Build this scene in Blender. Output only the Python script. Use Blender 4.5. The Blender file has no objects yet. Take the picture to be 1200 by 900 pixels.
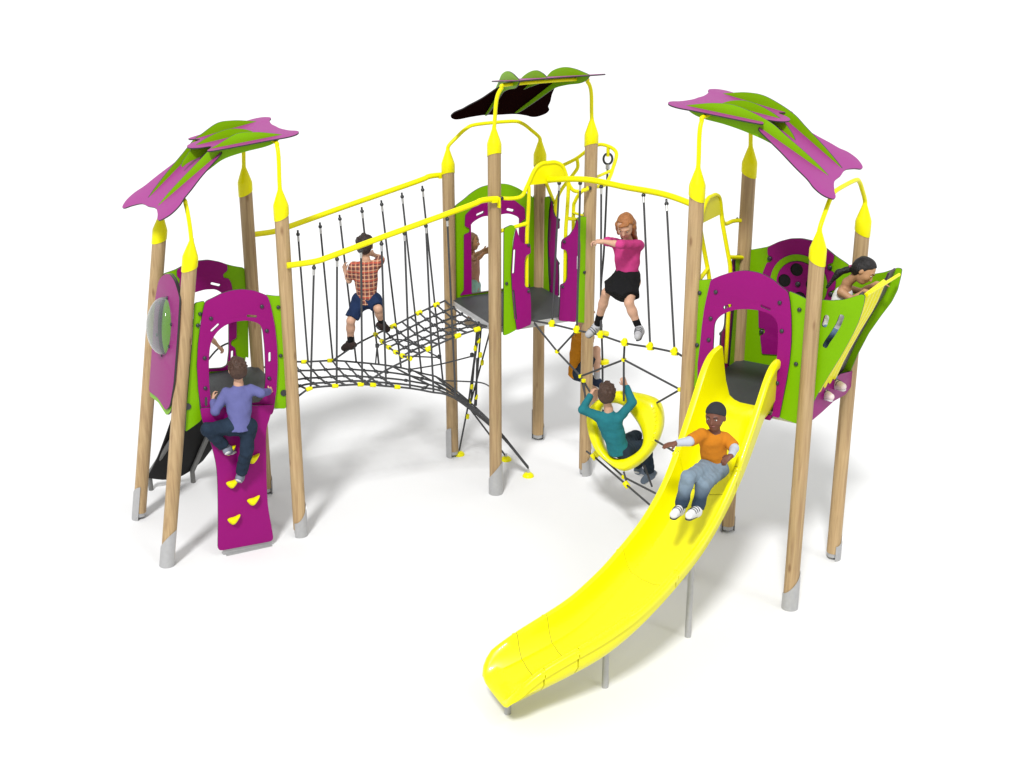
import bpy, bmesh, math, random
import numpy as np
from mathutils import Vector, Matrix

# ------------------------------------------------------------------ camera, light, exposure
scene = bpy.context.scene
FPX, PITCH, CAMH = 1633.354, 0.35948, 6.0289      # focal length in 1200-px units, pitch down, eye height
cam_d = bpy.data.cameras.new("camera"); cam = bpy.data.objects.new("camera", cam_d)
scene.collection.objects.link(cam); scene.camera = cam
cam.location = (0, 0, CAMH); cam.rotation_euler = (math.pi/2 - PITCH, 0, 0)
cam_d.sensor_width = 36; cam_d.lens = FPX/1200*36; cam_d.clip_start = .1; cam_d.clip_end = 500
scene.view_settings.view_transform = 'Standard'; scene.view_settings.look = 'None'
scene.view_settings.exposure = 0; scene.view_settings.gamma = 1

world = bpy.data.worlds.new("World"); scene.world = world; world.use_nodes = True
bg = world.node_tree.nodes['Background']
bg.inputs['Color'].default_value = (1, 1, 1, 1); bg.inputs['Strength'].default_value = .88
def lamp(name, az, el, share, size):
    # a big soft studio lamp far away, aimed at the playground; share = its part of the ground's irradiance (pi units)
    d = 900.; tgt = Vector((0, 12, 0))
    v = Vector((math.sin(az)*math.cos(el), -math.cos(az)*math.cos(el), math.sin(el)))
    L = bpy.data.lights.new(name, 'AREA'); L.shape = 'DISK'; L.size = size
    L.energy = share*math.pi*math.pi*d*d/math.sin(el)
    o = bpy.data.objects.new(name, L); scene.collection.objects.link(o)
    o.location = tgt + v*d; o.rotation_euler = (-v).to_track_quat('-Z', 'Y').to_euler()
lamp('key_lamp', math.radians(-12), math.radians(50), .76, 130)
lamp('second_lamp', math.radians(50), math.radians(55), .09, 160)

# ------------------------------------------------------------------ geometry of the view: pixel (of the 1200x900 photo) to a point on a real plane
CT, ST = math.cos(PITCH), math.sin(PITCH)
CAM = np.array([0, 0, CAMH])
def ray(px, py):
    a = (px-600)/FPX; b = (450-py)/FPX
    return np.array([a, CT+b*ST, -ST+b*CT])
def onplane(px, py, P, n):
    r = ray(px, py); P = np.array(P, float); n = np.array(n, float)
    return CAM + r*((P-CAM)@n/(r@n))
def gz(px, py, z=0.): return onplane(px, py, (0, 0, z), (0, 0, 1))
def at(px, py, Y): return onplane(px, py, (0, Y, 0), (0, 1, 0))

# post axes on the ground plan and the tower frames
POST = dict(A=(-3.239, 12.501), B=(-2.758, 11.565), C=(-2.019, 11.944), D=(-2.501, 12.881),
            I=(-.64, 13.829), J=(-.165, 12.889), K=(.763, 13.358), L=(.289, 14.298),
            E=(1.5, 11.125), F=(2.392, 10.566), G=(2.96, 11.473), H=(2.068, 12.032))
SPLAY = dict(A=(-3.651, 12.313), B=(-3.151, 11.343))      # the two raking posts stand wider on the ground
class Side:
    """vertical plane through two posts; x runs from a to b, y is height, z the outward normal"""
    def __init__(s, a, b, c):
        s.P = np.array([*POST[a], 0.]); Q = np.array([*POST[b], 0.]); s.L = np.linalg.norm(Q-s.P)
        s.d = (Q-s.P)/s.L; n = np.array([s.d[1], -s.d[0], 0.])
        if n@(np.array([*POST[c], 0.])-s.P) > 0: n = -n
        s.n = n; s.flip = np.cross(s.d, [0, 0, 1.])@n < 0
    def xy(s, px, py, off=0.):
        X = onplane(px, py, s.P+s.n*off, s.n)-s.P; return (X@s.d, X[2])
    def pt(s, x, y, off=0.): return s.P+s.d*x+s.n*off+np.array([0, 0, y])
    def mat(s, off=0.):
        M = Matrix.Identity(4)
        for i in range(3):
            M[i][0] = s.d[i]; M[i][1] = (0, 0, 1)[i]; M[i][2] = s.n[i]; M[i][3] = (s.P+s.n*off)[i]
        return M

# ------------------------------------------------------------------ materials
def mat(name, col, rough=.4, metal=0., var=.06, scale=6., bump=0., bscale=60., coat=0., spec=.5, hue=None):
    m = bpy.data.materials.new(name); m.use_nodes = True; nt = m.node_tree; N = nt.nodes; b = N['Principled BSDF']
    b.inputs['Roughness'].default_value = rough; b.inputs['Metallic'].default_value = metal
    b.inputs['Specular IOR Level'].default_value = spec; b.inputs['Coat Weight'].default_value = coat
    tc = N.new('ShaderNodeTexCoord'); no = N.new('ShaderNodeTexNoise'); no.inputs['Scale'].default_value = scale
    no.inputs['Detail'].default_value = 5; nt.links.new(tc.outputs['Object'], no.inputs['Vector'])
    mx = N.new('ShaderNodeMix'); mx.data_type = 'RGBA'
    lo = [c*(1-var) for c in col]; hi = [min(1, c*(1+var)) for c in (hue or col)]
    mx.inputs[6].default_value = (*lo, 1); mx.inputs[7].default_value = (*hi, 1)
    nt.links.new(no.outputs['Fac'], mx.inputs[0]); nt.links.new(mx.outputs[2], b.inputs['Base Color'])
    if bump:
        n2 = N.new('ShaderNodeTexNoise'); n2.inputs['Scale'].default_value = bscale; n2.inputs['Detail'].default_value = 4
        nt.links.new(tc.outputs['Object'], n2.inputs['Vector'])
        bp = N.new('ShaderNodeBump'); bp.inputs['Strength'].default_value = bump; bp.inputs['Distance'].default_value = .01
        nt.links.new(n2.outputs['Fac'], bp.inputs['Height']); nt.links.new(bp.outputs['Normal'], b.inputs['Normal'])
    return m
def wood_mat():
    m = bpy.data.materials.new('post_wood'); m.use_nodes = True; nt = m.node_tree; N = nt.nodes; b = N['Principled BSDF']
    b.inputs['Roughness'].default_value = .6
    tc = N.new('ShaderNodeTexCoord'); mp = N.new('ShaderNodeMapping'); mp.inputs['Scale'].default_value = (26, 26, 1.3)
    nt.links.new(tc.outputs['Object'], mp.inputs['Vector'])
    n1 = N.new('ShaderNodeTexNoise'); n1.inputs['Scale'].default_value = 1.6; n1.inputs['Detail'].default_value = 8; n1.inputs['Distortion'].default_value = .6
    nt.links.new(mp.outputs[0], n1.inputs['Vector'])
    n2 = N.new('ShaderNodeTexNoise'); n2.inputs['Scale'].default_value = 5; nt.links.new(tc.outputs['Object'], n2.inputs['Vector'])
    cr = N.new('ShaderNodeValToRGB'); e = cr.color_ramp.elements
    e[0].position = .3; e[0].color = (.29, .185, .088, 1); e[1].position = .72; e[1].color = (.455, .318, .165, 1)
    q = cr.color_ramp.elements.new(.5); q.color = (.375, .253, .122, 1)
    nt.links.new(n1.outputs['Fac'], cr.inputs[0])
    mx = N.new('ShaderNodeMix'); mx.data_type = 'RGBA'; mx.blend_type = 'MULTIPLY'; mx.inputs[0].default_value = .2
    nt.links.new(cr.outputs[0], mx.inputs[6]); nt.links.new(n2.outputs['Color'], mx.inputs[7])
    g = N.new('ShaderNodeMix'); g.data_type = 'RGBA'; g.inputs[0].default_value = .25
    nt.links.new(cr.outputs[0], g.inputs[6]); nt.links.new(mx.outputs[2], g.inputs[7])
    oi = N.new('ShaderNodeObjectInfo'); va = N.new('ShaderNodeVectorMath'); va.operation = 'SCALE'; va.inputs[0].default_value = (37, 11, 53)
    nt.links.new(oi.outputs['Random'], va.inputs['Scale']); nt.links.new(va.outputs[0], mp.inputs['Location'])
    hv = N.new('ShaderNodeHueSaturation'); mr = N.new('ShaderNodeMapRange'); mr.inputs[3].default_value = .90; mr.inputs[4].default_value = 1.08
    nt.links.new(oi.outputs['Random'], mr.inputs[0]); nt.links.new(mr.outputs[0], hv.inputs['Value']); nt.links.new(g.outputs[2], hv.inputs['Color'])
    vo = N.new('ShaderNodeTexVoronoi'); vo.inputs['Scale'].default_value = 1.0; mk = N.new('ShaderNodeMapping'); mk.inputs['Scale'].default_value = (7, 7, 2.3); nt.links.new(tc.outputs['Object'], mk.inputs['Vector']); nt.links.new(va.outputs[0], mk.inputs['Location']); nt.links.new(mk.outputs[0], vo.inputs['Vector'])
    kr = N.new('ShaderNodeMapRange'); kr.inputs[1].default_value = .05; kr.inputs[2].default_value = .13; kr.inputs[3].default_value = .75; kr.inputs[4].default_value = 0.; nt.links.new(vo.outputs['Distance'], kr.inputs[0])
    kx = N.new('ShaderNodeMix'); kx.data_type = 'RGBA'; nt.links.new(kr.outputs[0], kx.inputs[0]); nt.links.new(hv.outputs[0], kx.inputs[6]); kx.inputs[7].default_value = (.17, .085, .03, 1)
    nt.links.new(kx.outputs[2], b.inputs['Base Color'])
    bp = N.new('ShaderNodeBump'); bp.inputs['Strength'].default_value = .25; bp.inputs['Distance'].default_value = .004
    nt.links.new(n1.outputs['Fac'], bp.inputs['Height']); nt.links.new(bp.outputs[0], b.inputs['Normal'])
    return m
def plaid_mat():
    m = mat('plaid_cotton', (.5, .5, .5), rough=.9, bump=.5, bscale=45); nt = m.node_tree; N = nt.nodes; b = N['Principled BSDF']
    tc = N.new('ShaderNodeTexCoord'); sx = N.new('ShaderNodeSeparateXYZ'); nt.links.new(tc.outputs['Object'], sx.inputs[0])
    def band(src, freq, ph, thr):
        a = N.new('ShaderNodeMath'); a.operation = 'MULTIPLY_ADD'; a.inputs[1].default_value = freq; a.inputs[2].default_value = ph
        nt.links.new(src, a.inputs[0]); s = N.new('ShaderNodeMath'); s.operation = 'SINE'; nt.links.new(a.outputs[0], s.inputs[0])
        r = N.new('ShaderNodeMapRange'); r.inputs[1].default_value = thr-.12; r.inputs[2].default_value = thr+.12; nt.links.new(s.outputs[0], r.inputs[0]); return r.outputs[0]
    col = None
    base = (.36, .075, .035, 1)
    cur = N.new('ShaderNodeRGB'); cur.outputs[0].default_value = base; cur = cur.outputs[0]
    for src, f, p, t, c, w in ((sx.outputs[0], 150, 0, .1, (.06, .03, .04, 1), .7), (sx.outputs[2], 150, 1, .1, (.07, .03, .03, 1), .65),
                               (sx.outputs[0], 150, 2.6, .82, (.62, .42, .26, 1), .6), (sx.outputs[2], 150, 3.8, .82, (.62, .42, .26, 1), .6),
                               (sx.outputs[2], 75, .7, .9, (.6, .1, .05, 1), .6)):
        mm = N.new('ShaderNodeMath'); mm.operation = 'MULTIPLY'; mm.inputs[1].default_value = w; nt.links.new(band(src, f, p, t), mm.inputs[0])
        x = N.new('ShaderNodeMix'); x.data_type = 'RGBA'; nt.links.new(mm.outputs[0], x.inputs[0]); nt.links.new(cur, x.inputs[6]); x.inputs[7].default_value = c; cur = x.outputs[2]
    nt.links.new(cur, b.inputs['Base Color']); return m
def jeans_mat(name, top, low, z0, z1):
    # worn pale thighs and dark hems: the dye of the cloth itself
    m = mat(name, top, rough=.85, bump=.7, bscale=30, var=.25, scale=22); nt = m.node_tree; N = nt.nodes; b = N['Principled BSDF']
    src = b.inputs['Base Color'].links[0].from_socket
    tc = N.new('ShaderNodeTexCoord'); sx = N.new('ShaderNodeSeparateXYZ'); nt.links.new(tc.outputs['Object'], sx.inputs[0])
    r = N.new('ShaderNodeMapRange'); r.inputs[1].default_value = z0; r.inputs[2].default_value = z1; nt.links.new(sx.outputs[2], r.inputs[0])
    x = N.new('ShaderNodeMix'); x.data_type = 'RGBA'; nt.links.new(r.outputs[0], x.inputs[0]); x.inputs[6].default_value = (*low, 1); nt.links.new(src, x.inputs[7])
    nt.links.new(x.outputs[2], b.inputs['Base Color']); return m
M = {}
M['ground'] = mat('white_floor', (.68, .68, .68), rough=.9, var=.01, scale=1.2, spec=.1)
M['wood'] = wood_mat()
M['yellow'] = mat('yellow_powder_coat', (.74, .69, .0), rough=.36, var=.03, scale=12, spec=.2)
M['yplastic'] = mat('yellow_moulded_plastic', (.76, .72, .0), rough=.3, var=.025, scale=5, bump=.03, bscale=160, spec=.3, coat=.15)
M['purple'] = mat('purple_laminate', (.235, .003, .135), rough=.42, var=.06, scale=3, bump=.04, bscale=200, spec=.14)
M['rpurple'] = mat('purple_laminate_pale_sheen', (.285, .022, .20), rough=.45, var=.05, scale=3, bump=.04, bscale=200, spec=.35)  # panel purple paled for the roofs: reflection of white surroundings put into the colour
M['green'] = mat('green_laminate', (.165, .375, .0), rough=.42, var=.05, scale=3, bump=.04, bscale=200, spec=.12)
M['edge'] = mat('laminate_core', (.018, .016, .016), rough=.5)
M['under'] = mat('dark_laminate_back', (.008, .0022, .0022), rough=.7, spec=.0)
M['plat'] = mat('anti_slip_deck', (.038, .042, .046), rough=.5, var=.25, scale=4, bump=.3, bscale=300)
M['alu'] = mat('brushed_aluminium', (.52, .52, .52), rough=.38, metal=.75, var=.08, scale=30)
M['steel'] = mat('galvanised_steel', (.40, .40, .40), rough=.45, metal=.45, var=.12, scale=28)
M['gsteel'] = mat('grey_steel_leg', (.16, .16, .155), rough=.5, metal=.3, var=.15, scale=20)
M['bolt'] = mat('black_bolt_cap', (.022, .024, .028), rough=.3)
M['rope'] = mat('charcoal_rope', (.050, .051, .054), rough=.8, bump=.8, bscale=220, var=.3, scale=120)
M['black'] = mat('black_rubber', (.0075, .0075, .0075), rough=.65, spec=.25)
M['dpurple'] = mat('plum_board', (.045, .022, .04), rough=.45)

# ------------------------------------------------------------------ mesh collector
class MB:
    def __init__(s): s.v = []; s.f = []; s.mi = []
    def add(s, vs, fs, mi=0):
        o = len(s.v); s.v += [tuple(map(float, p)) for p in vs]; s.f += [tuple(o+i for i in f) for f in fs]; s.mi += [mi]*len(fs); return s
    def tube(s, pts, r, n=10, mi=0, closed=False):
        P = [np.array(p, float) for p in pts]; m = len(P); rs = r if hasattr(r, '__len__') else [r]*m
        prev = None; vs = []
        for i in range(m):
            a = P[i-1] if (i or closed) else P[0]; b = P[(i+1) % m] if (i < m-1 or closed) else P[-1]
            t = b-a; t = t/(np.linalg.norm(t)+1e-9)
            if prev is None:
                u = np.cross(t, [0, 0, 1.]); u = u if np.linalg.norm(u) > .1 else np.cross(t, [0, 1., 0])
            else: u = prev-t*(prev@t)
            u = u/np.linalg.norm(u); prev = u; w = np.cross(t, u)
            vs += [P[i]+rs[i]*(math.cos(2*math.pi*k/n)*u+math.sin(2*math.pi*k/n)*w) for k in range(n)]
        fs = [(i*n+k, i*n+(k+1) % n, ((i+1) % m)*n+(k+1) % n, ((i+1) % m)*n+k) for i in range(m if closed else m-1) for k in range(n)]
        if not closed: fs += [tuple(range(n-1, -1, -1)), tuple((m-1)*n+k for k in range(n))]
        return s.add(vs, fs, mi)
    def box(s, c, ax, ay, az, mi=0, bev=0.):
        c = np.array(c, float); ax, ay, az = [np.array(q, float) for q in (ax, ay, az)]
        vs = [c+i*ax+j*ay+k*az for i in (-1, 1) for j in (-1, 1) for k in (-1, 1)]
        return s.add(vs, [(0, 1, 3, 2), (4, 6, 7, 5), (0, 4, 5, 1), (2, 3, 7, 6), (0, 2, 6, 4), (1, 5, 7, 3)], mi)
    def ball(s, c, r, n=12, m=8, mi=0, axes=None):
        c = np.array(c, float); r = r if hasattr(r, '__len__') else (r, r, r)
        A = np.eye(3) if axes is None else np.array(axes); vs = []
        for i in range(m+1):
            for k in range(n):
                th = math.pi*i/m; ph = 2*math.pi*k/n
                q = np.array([r[0]*math.sin(th)*math.cos(ph), r[1]*math.sin(th)*math.sin(ph), r[2]*math.cos(th)])
                vs.append(c+q@A)
        return s.add(vs, [(i*n+k, (i+1)*n+k, (i+1)*n+(k+1) % n, i*n+(k+1) % n) for i in range(m) for k in range(n)], mi)
    def sweep(s, secs, close_ring=True, caps=True, mi=0):
        n = len(secs[0]); m = len(secs); vs = [p for q in secs for p in q]
        fs = [(i*n+k, i*n+(k+1) % n, (i+1)*n+(k+1) % n, (i+1)*n+k) for i in range(m-1) for k in range(n if close_ring else n-1)]
        if caps: fs += [tuple(range(n-1, -1, -1)), tuple((m-1)*n+k for k in range(n))]
        return s.add(vs, fs, mi)
    def build(s, name, mats, parent=None, smooth=35, recalc=True, **kw):
        me = bpy.data.meshes.new(name); org = root_loc(parent)
        V = np.array(s.v)-org if parent is not None or kw.get('org') is None else np.array(s.v)-kw['org']
        me.from_pydata(V.tolist(), [], s.f); mats = mats if isinstance(mats, (list, tuple)) else [mats]
        for q in mats: me.materials.append(q)
        me.polygons.foreach_set('material_index', s.mi)
        if recalc:
            bm = bmesh.new(); bm.from_mesh(me); bmesh.ops.remove_doubles(bm, verts=bm.verts, dist=1e-5)
            bmesh.ops.recalc_face_normals(bm, faces=bm.faces); bm.to_mesh(me); bm.free()
        return link(name, me, parent, smooth)
def shade(me, ang):
    me.polygons.foreach_set('use_smooth', [True]*len(me.polygons))
    if ang < 179: me.set_sharp_from_angle(angle=math.radians(ang))
def root_loc(p):
    if p is None: return np.zeros(3)
    while p.parent: p = p.parent
    return np.array(p.location)
def link(name, me, parent, smooth=35):
    shade(me, smooth); o = bpy.data.objects.new(name, me); scene.collection.objects.link(o)
    if parent is not None: o.parent = parent
    return o
def thing(name, label, cat, loc, group=None):
    o = bpy.data.objects.new(name, None); scene.collection.objects.link(o); o.location = loc; o.empty_display_size = .1
    o['label'] = label; o['category'] = cat
    if group: o['group'] = group
    return o
def crom(P, n=8, closed=False):
    P = [np.array(p, float) for p in P]
    if closed: Q = [P[-1]]+P+[P[0], P[1]]
    else: Q = [2*P[0]-P[1]]+P+[2*P[-1]-P[-2]]
    o = []
    for i in range(1, len(Q)-2):
        a, b, c, d = Q[i-1:i+3]
        for t in np.linspace(0, 1, n, endpoint=False): o.append(.5*(2*b+(c-a)*t+(2*a-5*b+4*c-d)*t*t+(-a+3*b-3*c+d)*t**3))
    if not closed: o.append(P[-1])
    return o
def rnd(P, r=.03, n=5):
    """polygon with every corner rounded by a small arc"""
    P = [np.array(p, float) for p in P]; o = []
    for i in range(len(P)):
        a, b, c = P[i-1], P[i], P[(i+1) % len(P)]
        u = a-b; w = c-b; lu, lw = np.linalg.norm(u), np.linalg.norm(w); q = min(r, lu*.45, lw*.45)
        s, e = b+u/lu*q, b+w/lw*q
        for t in np.linspace(0, 1, n): o.append((1-t)**2*s+2*t*(1-t)*b+t*t*e)
    return o
def slot(a, b, r, n=6):
    a, b = np.array(a, float), np.array(b, float); d = (b-a)/np.linalg.norm(b-a); p = np.array([-d[1], d[0]]); o = []
    for k in range(n+1):
        t = math.pi*k/n; o.append(a+r*(math.cos(t)*p-math.sin(t)*d))
    for k in range(n+1):
        t = math.pi*k/n; o.append(b+r*(-math.cos(t)*p+math.sin(t)*d))
    return o
def circ(c, r, n=20): return [np.array([c[0]+r*math.cos(2*math.pi*k/n), c[1]+r*math.sin(2*math.pi*k/n)]) for k in range(n)]
def board(name, outlines, thick, Mx, material, parent, back=None, bevel=.0015):
    """flat board: first outline is the edge, the others are cut through; Mx puts its plane in the world; faces get dark laminate cores"""
    cu = bpy.data.curves.new('c', 'CURVE'); cu.dimensions = '2D'; cu.fill_mode = 'BOTH'; cu.extrude = thick/2-bevel; cu.bevel_depth = bevel; cu.offset = -bevel
    for ol in outlines:
        sp = cu.splines.new('POLY'); sp.points.add(len(ol)-1); sp.use_cyclic_u = True
        for i, p in enumerate(ol): sp.points[i].co = (p[0], p[1], 0, 1)
    o = bpy.data.objects.new('c', cu); scene.collection.objects.link(o); dg = bpy.context.evaluated_depsgraph_get()
    me = bpy.data.meshes.new_from_object(o.evaluated_get(dg)); bpy.data.objects.remove(o); bpy.data.curves.remove(cu); me.name = name
    org = root_loc(parent); me.materials.clear()
    for q in (material, M['edge'], back or material): me.materials.append(q)
    for p in me.polygons:
        p.material_index = 0 if p.normal.z > .5 else (2 if p.normal.z < -.5 else 1)
    me.transform(Matrix.Translation(Vector(-org)) @ Mx)
    bm = bmesh.new(); bm.from_mesh(me); bmesh.ops.remove_doubles(bm, verts=bm.verts, dist=1e-5); bmesh.ops.recalc_face_normals(bm, faces=bm.faces); bm.to_mesh(me); bm.free()
    return link(name, me, parent, 30)
BOLT = {}
def bolt(parent, P, n, r=.017):
    P = np.array(P); n = np.array(n)/np.linalg.norm(n)
    if 'm' not in BOLT:
        b = MB(); pr = [(0, -.004), (1, -.004), (1, .35), (.78, .62), (.4, .78), (0, .8)]
        secs = [[(max(q[0], 1e-4)*math.cos(2*math.pi*k/10), max(q[0], 1e-4)*math.sin(2*math.pi*k/10), q[1]) for k in range(10)] for q in pr]
        b.sweep(secs, mi=0); me = bpy.data.meshes.new('bolt'); me.from_pydata(b.v, [], b.f); me.materials.append(M['bolt']); shade(me, 60); BOLT['m'] = me
    o = bpy.data.objects.new('bolt', BOLT['m']); scene.collection.objects.link(o); o.parent = parent
    o.location = P-root_loc(parent); o.rotation_euler = Vector(n).to_track_quat('Z', 'Y').to_euler(); o.scale = (r, r, r)
    return o

# ------------------------------------------------------------------ ground
b = MB(); n = 96
b.add([(260*math.cos(2*math.pi*k/n), 12+260*math.sin(2*math.pi*k/n), 0) for k in range(n)]+[(0, 12, 0)], [(k, (k+1) % n, n) for k in range(n)])
g = b.build('ground', M['ground']); g['kind'] = 'structure'

# ------------------------------------------------------------------ towers
PR = .0625
LOW = {t: np.array([math.cos(a), math.sin(a), 0]) for t, a in (('L', .4748), ('M', .4678-math.pi/2), ('R', 1.011+math.pi/2))}
def ctr(ids): return np.mean([[*POST[k], 0] for k in ids], axis=0)
TW = {}
TW['L'] = thing('play_tower', 'lowest tower, with two raking posts and a bubble window, behind the purple climbing wall', 'play tower', ctr('ABCD'), 'wooden post towers with butterfly roofs')
TW['M'] = thing('play_tower', 'middle tower whose roof shows its dark underside, at the end of the rope bridge', 'play tower', ctr('IJKL'), 'wooden post towers with butterfly roofs')
TW['R'] = thing('play_tower', 'tower at the head of the yellow slide, with the green lookout funnel', 'play tower', ctr('EFGH'), 'wooden post towers with butterfly roofs')
def post(tw, k, h, ids):
    T = np.array([*POST[k], h]); Bm = np.array([*SPLAY.get(k, POST[k]), 0.]); ax = (T-Bm)/np.linalg.norm(T-Bm)
    c = ctr(ids); out = Bm-c; out[2] = 0; out /= np.linalg.norm(out)
    at_z = lambda z: Bm+(T-Bm)*(z/h)
    b = MB(); b.tube([at_z(z) for z in np.linspace(.07, h-.03, 12)], PR, 24)
    p = b.build('post', M['wood'], TW[tw], 50)
    # cap: a sleeve with a slanted lower rim, a cone and a collar
    u = np.cross(ax, [0, 1., 0]); u /= np.linalg.norm(u); w = np.cross(ax, u); n = 24
    low = -LOW[tw]
    prof = [(1.07, -.10), (1.09, -.095), (1.09, .0), (1.06, .012), (.94, .035), (.50, .115), (.33, .145), (.295, .17)]
    secs = []
    for i, (q, z) in enumerate(prof):
        secs.append([T+ax*(z+(-.03*((math.cos(2*math.pi*j/n)*u+math.sin(2*math.pi*j/n)*w)@low) if i < 2 else 0))+PR*q*(math.cos(2*math.pi*j/n)*u+math.sin(2*math.pi*j/n)*w) for j in range(n)])
    MB().sweep(secs).build('post_cap', M['yellow'], p, 40)
    # steel foot: a half shell on the outer side, cut slantwise at its top
    side = np.cross([0, 0, 1.], out); b = MB(); n = 14; r0, r1 = PR*1.06, PR*1.15; inn = []; outr = []
    for i in range(2):
        a = []; q = []
        for j in range(n+1):
            t = -1.75+3.5*j/n; d = out*math.cos(t)+side*math.sin(t); z = (0.002 if i == 0 else .25+.10*math.sin(t*.9))
            z = max(z, 0.002); base = at_z(z)
            a.append(base+d*r0); q.append(base+d*r1)
        inn.append(a); outr.append(q)
    secs = [[outr[0][j], outr[1][j], inn[1][j], inn[0][j]] for j in range(n+1)]
    b.sweep(secs); b.tube([at_z(.03), at_z(.075)], PR*.9, 16); b.tube([at_z(.001), at_z(.04)], .018, 8)
    b.build('steel_foot', M['steel'], p, 40)
    return p
HS, HT = 3.18, 3.56
hts = dict(A=2.84, B=2.84, C=3.2, D=3.2, I=HS, L=HS, J=HT, K=HT, E=HT, H=HT, F=HS, G=HS)
for tw, ids in (('L', 'ABCD'), ('M', 'IJKL'), ('R', 'EFGH')):
    for k in ids: post(tw, k, hts[k], ids)

def platform(tw, ids, z, t=.045, inset=.0):
    c = ctr(ids); P = [np.array([*POST[k], 0.]) for k in ids]
    P = [c+(p-c)*(1-inset) for p in P]
    vs = [p+np.array([0, 0, zz]) for zz in (z-t, z) for p in P]
    b = MB(); b.add(vs, [(3, 2, 1, 0)], 1); b.add([v for v in vs], [(4, 5, 6, 7)], 0)
    b.add(vs, [(i, (i+1) % 4, 4+(i+1) % 4, 4+i) for i in range(4)], 1)
    o = b.build('platform', [M['plat'], M['alu']], TW[tw], 20)
    b = MB()
    for i in range(4):     # rim angle under the deck
        a, d = P[i], P[(i+1) % 4]; m = (a+d)/2; u = (d-a)/2; nn = np.cross(u/np.linalg.norm(u), [0, 0, 1.])
        b.box(m+np.array([0, 0, z-t-.012]), u*.9, nn*.004, (0, 0, .014))
    b.build('rim_beam', M['alu'], o, 20)
    return o
ZL, ZM, ZR = 1.385, 1.775, 1.755
platform('L', 'ABCD', ZL, .04, .02); platform('M', 'IJKL', ZM, .035, .0); platform('R', 'EFGH', ZR, .035, .02)

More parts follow.
